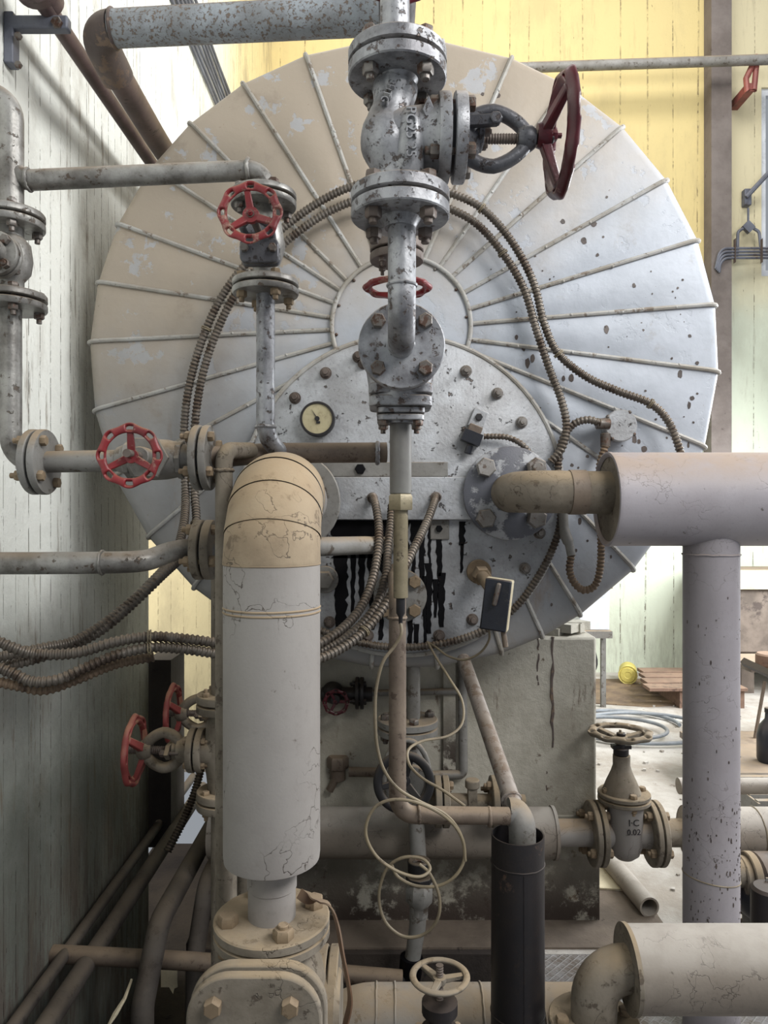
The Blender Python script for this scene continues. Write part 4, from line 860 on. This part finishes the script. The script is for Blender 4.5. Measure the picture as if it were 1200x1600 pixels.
# ================================================================ THIN CABLES
def wire(label, pts, r=.0042):
    q = [P(*p) if len(p) == 3 else P(p[0], p[1], 1.84+.05*math.sin(i*.8)) for i, p in enumerate(pts)]
    solo('thin_cable', MB().tube(crom(q, 10), r, 8), M['wire'], label, 'cable', loc=q[0])
wire('long khaki cable from the black tip down past the brown pipe to a low loop', [(626, 972, 1.86), (627, 990, 1.85), (616, 1010, 1.85), (598, 1035, 1.84), (588, 1075, 1.84), (586, 1120, 1.84), (589, 1165, 1.85), (600, 1203, 1.86), (622, 1232, 1.88), (655, 1252, 1.89), (695, 1272, 1.9), (718, 1300, 1.91), (726, 1338, 1.92), (712, 1368, 1.92), (685, 1384, 1.93), (650, 1384, 1.93), (622, 1370, 1.93), (612, 1352, 1.93)])
wire('khaki cable looping out right beneath the boiler and back behind the brown pipe', [(668, 1003, 2.6), (680, 1025, 2.5), (702, 1060, 2.4), (722, 1095, 2.35), (722, 1130, 2.3), (700, 1150, 2.25), (660, 1158, 2.2), (638, 1172, 2.15), (640, 1195, 2.1), (660, 1216, 2.05), (692, 1235, 2.02), (727, 1260, 1.99)])
wire('thin cable sagging from the black control box to the front plate bottom', [(764, 982, 2.38), (764, 1000, 2.39), (750, 1020, 2.42), (725, 1031, 2.45), (700, 1025, 2.5), (682, 1012, 2.56), (668, 1003, 2.64)], .004)
wire('khaki cable making the large low loops around the union pipe', [(727, 1345, 1.92), (722, 1310, 1.91), (700, 1280, 1.9), (660, 1257, 1.885), (620, 1249, 1.88), (590, 1258, 1.88), (574, 1282, 1.88), (573, 1310, 1.88), (590, 1340, 1.88), (622, 1362, 1.88), (655, 1370, 1.88), (672, 1358, 1.9), (660, 1342, 1.92), (630, 1340, 1.93), (604, 1358, 1.94), (592, 1400, 1.94), (602, 1440, 1.93), (630, 1463, 1.92), (662, 1460, 1.91), (684, 1435, 1.9), (686, 1400, 1.9), (672, 1366, 1.9), (655, 1350, 1.9)])

# ================================================================ UNDER THE BOILER
T = Thing('drain_valve', 'grey drain valve with black handwheel facing the viewer under the boiler', 'valve', P(648, 1350, 2.8))
cxv = P(640, 0, 2.8).x
T.part('inlet_tube', MB().tube([P(646, 1020, 2.8), P(646, 1128, 2.8)], S(10.5, 2.8), 20), M['mid_grey'])
flange(T, P(637, 1134, 2.8), Z, S(47, 2.8), .026, 4, M['mid_grey'], .15, bs=.019, bm=M['bolt'])
T.part('body', MB().tube([P(638, 1140, 2.8), P(638, 1160, 2.8), P(638, 1190, 2.8), P(638, 1220, 2.8), P(640, 1250, 2.8), P(648, 1275, 2.8)], [.04, .045, .075, .085, .07, .04], 24).cyl(P(638, 1215, 2.8), -Y, .06, 0, .1, 24).cyl(P(638, 1215, 2.8), -Y, .085, .09, .115, 24), M['mid_grey'])
T.part('yoke', MB().tube([P(635, 1210, 2.68)+Vector((math.cos(2*math.pi*k/30)*.082, 0, math.sin(2*math.pi*k/30)*.125)) for k in range(30)], .010, 10, closed=True), M['mid_grey'])
handwheel(T, P(631, 1222, 2.6), Vector((0, -1, .15)), S(47, 2.6), M['black'], 8, 3, .02, .6, slots=False, width=.26)
T.part('stem', MB().cyl(P(631, 1222, 2.6), Y, .011, 0, .15, 12), M['bolt_rust'])
m = MB().tube([P(650, 1270, 2.8), P(654, 1345, 2.78)], .030, 20); T.part('outlet_tube', m, M['mid_grey'])
# union pipe further down
T = Thing('union_pipe', 'speckled grey pipe with a black-ringed union inside the cable loops', 'pipe', P(648, 1520, 2.7))
m = MB().lathe([(.028, .11), (.028, .17), (.045, .175), (.047, .2), (.042, .21), (.042, .235)], (0, 0, 0), Z, 8)
T.part('tube', MB().tube([P(654, 1415, 2.7), P(652, 1450, 2.7), P(642, 1515, 2.7)], [S(14, 2.7), S(13, 2.7), S(12, 2.7)], 20), M['mid_grey'])
un = T.part('union', MB().lathe([(0, -.13), (.034, -.13), (.036, -.09), (.052, -.07), (.052, -.02), (.04, 0), (0, 0)], P(655, 1375, 2.7), Z, 8, .3), M['mid_grey'])
T.part('lock_ring', MB().cyl(P(655, 1378, 2.7), Z, .05, 0, .025, 8).cyl(P(655, 1360, 2.7), Z, .042, -.01, .04, 20), M['black'], bevel=.002)
T.part('eye', MB().tube([P(655, 1352, 2.68)+Vector((math.cos(2*math.pi*k/16)*.022, 0, math.sin(2*math.pi*k/16)*.02)) for k in range(16)], .007, 8, closed=True), M['bolt'])
T.part('black_elbow', MB().tube(fillet([P(643, 1495, 2.7), P(640, 1535, 2.7), P(605, 1533, 2.68)], .03, 6), .042, 18), M['tar'])
solo('trench_pipe', MB().tube([(WX, 2.64, .115), P(300, 1502, 2.64), P(628, 1530, 2.66)], .031, 20), M['brown'], 'brown pipe crossing low from the left wall behind the dusty valve', 'pipe')
# middle flanged run
T = Thing('bypass_valve', 'small dusty flanged valve run behind the horizontal brown pipe', 'valve', P(735, 1252, 2.8))
T.part('tube', MB().tube([P(668, 1252, 2.82), P(820, 1255, 2.82)], .032, 20), M['dusty'])
for px in (690, 778): flange(T, P(px, 1252, 2.82), X, S(39, 2.82), .024, 4, M['dusty'], .2, bs=.016, bm=M['bolt_dust'])
T.part('plug', MB().box(P(738, 1247, 2.8), (.035, .035, .10)).cyl(P(738, 1226, 2.8), Z, .028, -.012, .02, 16), M['dusty'], bevel=.004)
# gate valve run
GD = 2.95; gz = P(0, 1301, GD).z
T = Thing('lagged_pipe', 'dusty lagged pipe along the foot of the pier, ending left of the gate valve', 'pipe', (P(500, 0, GD).x, GD, gz))
R = S(38, GD); T.part('lagging', MB().lathe([(0, 0), (R, 0), (R, P(862, 0, GD).x-P(330, 0, GD).x), (R*1.05, P(862, 0, GD).x-P(330, 0, GD).x), (R*1.05, P(867, 0, GD).x-P(330, 0, GD).x), (0, P(867, 0, GD).x-P(330, 0, GD).x)], (P(330, 0, GD).x, GD, gz), X, 40), M['insul_low'])
T.part('tube', MB().cyl((P(866, 0, GD).x, GD, gz), X, S(20.5, GD), 0, S(62, GD), 28, .001), M['insul'])
T = Thing('gate_valve', 'dusty grey gate valve with stencilled body and flat handwheel, right of the pier', 'valve', (P(975, 0, GD).x, GD, gz-.1))
gx = P(975, 0, GD).x
for px in (931, 1022): flange(T, (P(px, 0, GD).x, GD, gz-.002), X, S(49, GD), .021, 4, M['dusty'], .3, bs=.018, bm=M['bolt_dust'])
m = MB().tube([(P(933, 0, GD).x, GD, gz), (gx-.06, GD, gz), (gx, GD+.01, gz), (gx+.06, GD, gz), (P(1020, 0, GD).x, GD, gz)], [.062, .058, .055, .058, .062], 28)
zt_ = P(0, 1252, GD).z; zb_ = P(0, 1340, GD).z
m.lathe([(0, zb_), (.034, zb_+.005), (.056, zb_+.024), (.068, zb_+.058), (.070, zt_-.02), (.078, zt_), (0, zt_)], (gx, GD-.012, 0), Z, 32); T.part('body', m, M['insul'])
flange(T, (gx, GD, zt_+.02), Z, S(40, GD), .016, 4, M['dusty'], .1, bs=.015, bm=M['bolt_dust'], name='bonnet_flange')
z0 = zt_+.035
T.part('bonnet', MB().lathe([(.078, z0), (.072, z0+.015), (.058, z0+.05), (.042, z0+.085), (.034, z0+.11), (.034, z0+.15), (0, z0+.15)], (gx-.01, GD, 0), Z, 28), M['dusty'])
T.part('gland', MB().cyl((gx-.012, GD, z0+.15), Z, .030, 0, .03, 20).cyl((gx-.012, GD, z0+.13), Z, .018, 0, .11, 14).box((gx-.012, GD, z0+.185), (.075, .03, .014)), M['blackpipe'])
handwheel(T, (gx-.015, GD, P(0, 1147, GD).z), Z, S(48, GD), M['dusty'], 8, 3, .02, .1, width=.24, thick=.02)
text3(T, 'I·C', (gx+.012, GD-.0825, P(0, 1273, GD).z), .036, (math.pi/2, 0, .05), M['black'], .0008, name='stencil'); text3(T, '0.02', (gx+.012, GD-.0825, P(0, 1287, GD).z), .032, (math.pi/2, 0, .05), M['black'], .0008, name='stencil')
T = Thing('lagged_pipe', 'lagged pipe continuing right of the gate valve behind the tall white column pipe', 'pipe', (P(1075, 0, GD).x, GD, gz))
T.part('tube', MB().cyl((P(1022, 0, GD).x, GD, gz), X, S(21, GD), .02, S(60, GD), 28, .001), M['dusty'])
T.part('lagging', MB().lathe([(R*1.06, 0), (R*1.06, .012), (R, .014), (R, .9)], (P(1072, 0, GD).x, GD, gz), X, 40).lathe([(0, .002), (R*1.05, .002)], (P(1072, 0, GD).x, GD, gz), X, 40), M['insul_low'])
m = MB(); weld(m, (P(1180, 0, GD).x, GD, gz), X, R*1.005, .003); T.part('tie_wire', m, M['wire'])
# pier fittings
T = Thing('small_valve', 'small dark valve with tiny maroon wheel in the shade left under the boiler', 'valve', P(540, 1095, 3.0))
handwheel(T, P(525, 1097, 2.96), Vector((.1, -1, 0)), S(20, 2.96), M['maroon'], 8, 3, .006, 0)
T.part('body', MB().cyl(P(525, 1085, 3.02), X, .03, -.06, .15, 16).cyl(P(525, 1088, 3.02), -Y, .02, 0, .06, 12).sphere(P(520, 1082, 3.02), .045), M['blackpipe'])
flange(T, P(562, 1083, 3.02), X, .065, .014, 4, M['blackpipe'], .3, bm=M['blackpipe'], bs=.01)
T.part('tail_tube', MB().tube([P(570, 1083, 3.02), P(725, 1080, 3.035)], .014, 12), M['mid_grey'])
T = Thing('pier_pipe', 'thin grey pipe running down the pier face under the boiler', 'pipe', P(725, 1210, 3.035))
T.part('tube', MB().tube(fillet([P(722, 1020, 3.035), P(724, 1210, 3.035), P(660, 1212, 3.035)], .02, 6), .019, 14), M['mid_grey'])
T.part('stanchion', MB().span(P(692, 1212, 3.062), P(712, 1035, 3.04)), M['pier'])
T = Thing('plugged_tee', 'dusty plugged tee on a thin brown pipe low on the pier face', 'pipe fitting', P(527, 1200, 3.05))
T.part('plug', MB().hexa(P(528, 1200, 3.05), Z, .045, 0, .05).cyl(P(528, 1200, 3.05), Z, .032, -.05, 0, 16), M['brown'])
T.part('tube', MB().tube([P(545, 1206, 3.035), P(600, 1207, 3.035)], .02, 12).tube([P(528, 1210, 3.035), P(515, 1235, 3.035)], .016, 10), M['brown'])
# bottom pipe
T = Thing('bottom_pipe', 'banded grey pipe along the bottom edge passing behind the black stack', 'pipe', P(700, 1590, 2.2))
a = P(700, 1592, 2.2)
T.part('lagging', MB().tube(fillet([(P(500, 0, 2.2).x, 2.2, a.z-.5), (P(515, 0, 2.2).x, 2.2, a.z), (P(925, 0, 2.2).x, 2.2, a.z)], .14, 10), S(49, 2.2), 36), M['mid_grey'])
for px in (588, 617, 752, 845): m = MB(); weld(m, (P(px, 0, 2.2).x, 2.2, a.z), X, S(49.5, 2.2), .003); T.part('band', m, M['mid_grey'])
T = Thing('gate_valve', 'dusty valve with round three-spoke handwheel at the bottom edge, centre', 'valve', P(687, 1620, 1.72))
wz = P(0, 1528, 1.72).z; wx = P(687, 0, 1.72).x
handwheel(T, (wx, 1.72, wz), Z, S(46, 1.72), M['dusty'], 8, 3, .004, .08, slots=False, width=.17, thick=.012)
T.part('stem', thread(MB(), (wx, 1.72, wz), Z, .009, -.07, .03), M['bolt_rust'])
T.part('gland', MB().lathe([(0, -.15), (.045, -.15), (.045, -.12), (.028, -.11), (.030, -.085), (.042, -.08), (.042, -.055), (.02, -.05), (0, -.05)], (wx, 1.72, wz), Z, 20), M['blackpipe'])
flange(T, (wx, 1.72, wz-.17), Z, .085, .014, 4, M['dusty'], .5, bm=M['bolt_dust'], bs=.012)
T.part('body', MB().cyl((wx, 1.72, wz-.17), Z, .06, -1.07, 0, 24), M['dusty'])

# ================================================================ LEFT LOW VALVES AND WALL PIPES
for (D_, lab, mt) in ((2.3, 'dusty valve with a faded red handwheel standing in front of the dark left wall', M['pink_red']), (2.72, 'second red-wheeled valve half hidden behind the dusty one by the left wall', M['pink_red'])):
    T = Thing('globe_valve', lab, 'valve', (P(345, 0, 2.3).x, D_, .6))
    c = Vector((P(345, 0, 2.3).x+.01, D_, P(0, 1172, 2.3).z+(.0 if D_ < 2.5 else .0)))
    globe(T, c, Z, -X, .15, .045, .062, .085, .085, .068, .115, .055, .017, S(54, 2.3), .275, M['dusty'], mt, side=Z, t=.024, boltm=M['bolt_dust'], ph=.3)
    T.part('riser', MB().cyl(c, Z, .04, .17, .62 if D_ < 2.5 else .22, 20), M['dusty']); T.part('riser', MB().cyl(c, Z, .04, -1.3, -.17, 20), M['dusty'])
for (x, z, r_, y0, y1, lab) in ((-1.14, .12, .022, 1.6, 4.4, 'thin pipe running along the foot of the left wall, nearest the wall'), (-1.06, .09, .034, 1.6, 4.3, 'thicker dusty pipe running along the foot of the left wall')):
    T = Thing('floor_pipe', lab, 'pipe', (x, y0, z)); T.part('tube', MB().tube([(x, y0, z), (x, y1, z)], r_, 18), M['dark_pipe'])
T = Thing('floor_pipe', 'dark angled pipe bending down into the trench at lower left', 'pipe', (-.8, 2.5, .2))
m = MB().tube(fillet([(-.80, 4.2, .24), (-.80, 2.62, .24), (-.82, 2.5, .02), (-.82, 2.5, -.62)], [.09, .09], 8), .038, 20); T.part('tube', m, M['dark_pipe'])
T = Thing('floor_pipe', 'second dark angled pipe beside the first at lower left', 'pipe', (-.69, 2.8, .2))
m = MB().tube(fillet([(-.69, 4.2, .26), (-.69, 2.86, .26), (-.71, 2.76, .02), (-.71, 2.76, -.62)], [.09, .09], 8), .034, 20); T.part('tube', m, M['dark_pipe'])
hose('pale corrugated conduit climbing the post by the doorway at lower left', [(262, 1330, 3.4), (292, 1270, 3.5), (312, 1210, 3.6), (322, 1150, 3.7), (326, 1100, 3.75)], .02, 'hose')
solo('torn_paper', MB().prism([(-.03, .04), (.03, .045), (.032, -.03), (.02, -.035), (.015, -.055), (.0, -.03), (-.03, -.03)], P(264, 1530, 2.75), X, Z, Y, .003), M['cream'], 'small torn scrap of pale paper in the dark at lower left', 'paper')
solo('torn_strip', MB().tube([P(206, 1530, 2.55), P(195, 1560, 2.5), P(180, 1585, 2.45), P(168, 1605, 2.42)], [.004, .006, .009, .004], 5), M['cream'], 'narrow pale torn strip leaning at the bottom left', 'debris')

# ================================================================ BACKGROUND
T = Thing('wall_conduit_pipe', 'long grey horizontal pipe high on the yellow back wall', 'pipe', (3.9, 7.4, 6.2))
T.part('tube', MB().tube([P(780, 107, 7.4), P(1230, 92, 7.4)], .05, 16), M['mid_grey'])
m = MB(); a = P(1182, 95, 7.4); m.tube([(a.x+.03, 7.45, a.z+.08), (a.x-.08, 7.45, a.z-.15), (a.x-.07, 7.45, a.z-.28), (a.x+.0, 7.45, a.z-.27), (a.x+.03, 7.45, a.z+.05)], .03, 8); m.span((a.x-.08, 7.44, a.z-.28), (a.x, 7.8, a.z-.2)); T.part('bracket', m, M['rust_red'], label='red wall bracket')
T = Thing('cable_hanger', 'grey bracket with rod and forked hanger on the wall at the right edge', 'bracket', P(1168, 310, 7.7))
T.part('plate', MB().span(P(1158, 325, 7.8), P(1175, 294, 7.72)), M['steel_blue'], bevel=.01)
T.part('rod', MB().tube([P(1166, 308, 7.70), P(1215, 255, 7.6)], .025, 8), M['steel_blue'])
T.part('fork', MB().tube([P(1169, 325, 7.7), P(1169, 345, 7.7)], .012, 6).box(P(1169, 355, 7.7), (.1, .05, .09), Matrix.Rotation(.78, 3, 'Y')).tube(fillet([P(1152, 400, 7.7), P(1153, 362, 7.7), P(1169, 352, 7.7), P(1186, 362, 7.7), P(1190, 400, 7.7)], .05, 5), .016, 8), M['steel_blue'])
for k in range(4):
    solo('wall_conduit', MB().tube(fillet([P(1118+2*k, 420+2*k, 7.6), P(1125, 388+5*k, 7.58), P(1215, 388+5*k, 7.7)], .1, 5), .014, 8), M['steel_blue'], 'thin dark conduit wrapped around the grey column at the right edge', 'conduit', group='conduits around the grey column')
for px in (1148, 1190): solo('conduit_clamp', MB().span(P(px-2, 412, 7.62), P(px+2, 372, 7.57)), M['rusty_brown'], 'small brown clamp across the thin conduits', 'clamp', group='clamps on the thin conduits')
T = Thing('electric_cabinet', 'white electric cabinet on thin legs behind the pier corner', 'cabinet', (P(925, 0, 6.4).x, 6.5, 0))
c0 = P(905, 985, 6.3); c1 = P(951, 925, 6.6)
T.part('box_body', MB().span((c0.x, 6.3, c0.z), (c0.x+.26, 6.6, c0.z+.36)), M['white_enamel'], bevel=.01); T.part('shelf', MB().span((c0.x-.05, 6.25, c0.z-.06), (c0.x+.27, 6.65, c0.z)), M['mid_grey'])
for dx in (.02, .22): T.part('leg', MB().span((c0.x+dx, 6.4, 0), (c0.x+dx+.04, 6.44, c0.z-.05)), M['mid_grey'])
T.part('roof_edge', MB().span((c0.x-.02, 6.28, c0.z+.36), (c0.x+.28, 6.62, c0.z+.39)), M['wood'])
T.part('supply_cable', MB().tube(crom([(c0.x+.1, 6.36, c0.z-.06), (c0.x+.16, 6.35, c0.z-.3), (c0.x+.06, 6.35, c0.z-.5), (c0.x+.1, 6.36, .01)], 6), .014, 8), M['black'])
T = Thing('plastic_bucket', 'round yellow plastic bucket lying on its side by the back wall', 'bucket', (P(981, 0, 7.4).x, 7.4, 0))
bd = Vector((P(981, 0, 7.3).x, 7.3, 0)).normalized(); c = Vector((P(981, 0, 7.25).x, 7.25, .093)); T.part('tub', MB().cyl(c, bd, .086, 0, .25, 28), M['yellow']); T.part('lid', MB().lathe([(0, -.004), (.03, -.004), (.034, -.008), (.07, -.008), (.074, 0), (.09, -.006), (.092, .01), (.088, .015)], c, bd, 28), M['yellow'])
T = Thing('wooden_pallet', 'weathered brown wooden pallet lying on the floor by the back wall', 'pallet', (2.9, 6.8, 0))
for k in range(4): 
    y0 = 6.35+k*.22; T.part('deck_board', MB().span((2.29+k*.06, y0, .15), (3.14, y0+.18, .18)), M['wood'], bevel=.004)
for k in range(3): T.part('bearer', MB().span((2.56+k*.25, 6.37, .0), (2.62+k*.25, 7.18, .15)), M['wood'])
# hose coil
T = Thing('hose_coil', 'pale blue-grey rubber hose coiled on the floor behind the gate valve', 'hose', (1.95, 5.7, 0))
q = []
for k in range(150):
    t = k/150*2*math.pi*2.8; rr = .36+.05*math.sin(t*.37)+.05*math.sin(k*.043); q.append(Vector((1.88+.10*math.sin(t*.3)+rr*1.25*math.cos(t), 5.72+.08*math.cos(t*.23)+rr*math.sin(t), .022+.02*(k/150)*2)))
T.part('coil', MB().tube(q, .0145, 10), M['bluehose'])
solo('dirt_patch', MB().prism([(random.uniform(.85, 1.1)*math.cos(t*.393)*1.1, random.uniform(.8, 1.1)*math.sin(t*.393)*.55) for t in range(16)], (2.3, 7.0, .0), X, Y, Z, .008), M['mud'], 'patch of brown dirt on the floor around the pallet', 'dirt', kind='stuff')
# loose pipe
T = Thing('loose_pipe', 'short loose pale pipe lying on the floor right of the pier', 'pipe', P(1020, 1440, 2.98))
a = P(930, 1338, 3.75); b = P(1018, 1416, 3.15); a.z = .045; a = Vector((P(925, 0, 3.7).x, 3.72, .045)); b = Vector((P(1019, 0, 3.05).x, 3.08, .045))
m = MB(); d = (b-a); L_ = d.length; m.lathe([(.033, 0), (.042, 0), (.042, L_), (.034, L_), (.033, L_-.02), (.033, 0)], a, d, 28); T.part('tube', m, M['insul_low'])
# scattered rubble
m = MB()
for _ in range(260):
    x = random.uniform(.95, 3.2); y = random.uniform(3.0, 7.4); s_ = random.uniform(.006, .022)
    m.box((x, y, s_*.3), (s_, s_*random.uniform(.5, 1.4), s_*.7), Matrix.Rotation(random.random()*3, 3, 'Z'))
solo('floor_rubble', m, M['floor'], 'small crumbs of concrete scattered over the floor on the right', 'rubble', kind='stuff')
solo('mortar_flake', MB().prism([(-.09, -.1), (.08, -.12), (.1, .02), (.02, .1), (-.08, .08)], (1.02, 3.40, .009), X, Y, Z, .008), M['cream'], 'pale flat flake lying on the floor beside the pier foot', 'debris')
# right background tank + bench
T = Thing('concrete_tank', 'brown box-shaped tank standing against the back wall at the right edge', 'tank', (3.9, 6.9, 0))
T.part('tank_body', MB().span((P(1148, 0, 6.7).x, 6.7, .42), (5.0, 7.6, 1.14)), M['tank'], bevel=.01); T.part('rim', MB().span((P(1147, 0, 6.65).x, 6.66, 1.0), (5.0, 6.72, 1.17)), M['cream'])
for x in (3.35, 4.7): T.part('leg', MB().span((x, 6.9, 0), (x+.12, 7.02, .42)), M['tank'])
T = Thing('work_bench', 'low dark-edged steel bench sloping out of the right edge', 'bench', (2.9, 5.1, 0))
p0 = P(1146, 1032, 5.2); p1 = P(1230, 1068, 4.7)
T.part('top', MB().span((p0.x, 4.95, p0.z-.03), (3.6, 5.45, p0.z)), M['tank']); T.part('edge', MB().tube([P(1162, 1034, 5.0), P(1230, 1066, 4.6)], .03, 4), M['blackpipe'])
T.part('leg', MB().tube([P(1195, 1065, 4.75), P(1180, 1150, 4.75), P(1178, 1225, 4.72)], .012, 6), M['brown'])
for x in (2.75, 3.4): T.part('leg', MB().span((x, 5.2, 0), (x+.04, 5.24, p0.z-.03)), M['blackpipe'])
solo('tin_drum', MB().cyl((P(1203, 0, 5.0).x, 5.0, p0.z), Z, .09, 0, .09, 28), M['wood'], 'shallow round brown tin on the bench at the right edge', 'tin')
T = Thing('plastic_jug', 'black plastic jug standing on the floor at the right edge', 'jug', (P(1200, 0, 4.3).x, 4.3, .2))
jz = P(0, 1190, 4.3).z; T.part('jug_body', MB().lathe([(0, jz), (.06, jz), (.068, jz+.02), (.068, jz+.15), (.055, jz+.21), (.025, jz+.25), (.022, jz+.29), (0, jz+.29)], (P(1202, 0, 4.3).x, 4.3, 0), Z, 24), M['navy']); T.part('cap', MB().cyl((P(1202, 0, 4.3).x, 4.3, jz+.285), Z, .026, 0, .03, 16), M['black'])
T = Thing('steel_platform', 'low platform of steel plates and channels on the floor at the right edge', 'platform', (2.4, 4.2, 0))
T.part('deck', MB().span((P(1152, 0, 4.1).x, 4.1, jz-.04), (3.2, 4.9, jz)), M['tank']); T.part('frame', MB().span((P(1150, 0, 4.0).x, 4.06, jz-.09), (3.2, 4.1, jz+.005)), M['black'])
for (x, y) in ((2.02, 4.2), (3.1, 4.2), (2.02, 4.8), (3.1, 4.8)): T.part('leg', MB().span((x, y, 0), (x+.04, y+.04, jz-.04)), M['black'])
T = Thing('louvre_panel', 'small slatted metal grille lying at the right edge above the lagged pipe', 'grille', (2.0, 3.7, .3))
for k in range(5): z_ = P(0, 1207, 3.7).z-.0; T.part('slat', MB().span((P(1168, 0, 3.6).x, 3.5+k*.08, .30), (2.4, 3.53+k*.08, .325)), M['mid_grey'])
T.part('frame', MB().span((P(1166, 0, 3.6).x, 3.48, .0), (P(1169, 0, 3.6).x, 3.9, .32)), M['mid_grey']); T.part('frame', MB().span((2.3, 3.48, .0), (2.32, 3.9, .30)), M['mid_grey'])
solo('rear_pipe', MB().tube([P(1060, 1228, 3.3), P(1260, 1228, 3.3)], S(12.5, 3.3), 20), M['insul_low'], 'short pale pipe crossing behind the column pipe at the right edge', 'pipe')
# pump at right
T = Thing('pump_motor', 'dark blue-black pump motor half out of the right edge under the lagged pipe', 'pump', (1.55, 2.9, 0))
c = P(1215, 1378, 2.75); T.part('motor_casing', MB().cyl(c, X, .105, -.09, .3, 28).sphere(c+Vector((-.07, 0, -.05)), .09), M['navy'])
T.part('casing_flange', MB().cyl(P(1166, 1368, 2.75), X, .085, 0, .03, 28).cyl(P(1160, 1368, 2.75), X, .07, -.01, .03, 28), M['dusty'])
T.part('suction_tube', MB().tube([P(1156, 1362, 2.75), P(1135, 1362, 2.75)], .055, 20), M['dusty'])
T.part('pedestal', MB().cyl((P(1175, 0, 2.8).x, 2.8, 0), Z, .035, 0, .32, 20), M['mid_grey'])
T.part('name_plate', MB().span(P(1196, 1388, 2.64), P(1206, 1372, 2.635)), M['mid_grey'])
T = Thing('oil_can', 'dusty dark can standing on the floor below the pump at the right edge', 'can', (P(1200, 0, 2.6).x, 2.6, 0))
T.part('can_body', MB().cyl((P(1202, 0, 2.6).x, 2.6, 0), Z, S(27, 2.6), 0, P(0, 1385, 2.6).z, 28, .01), M['blackpipe'])
solo('floor_pipe', MB().tube([P(1120, 1415, 2.85), P(1190, 1428, 2.8)], .014, 10).tube([P(1120, 1440, 2.85), P(1190, 1440, 2.8)], .012, 10), M['brown'], 'pair of thin brown tubes behind the column pipe low on the right', 'pipe')
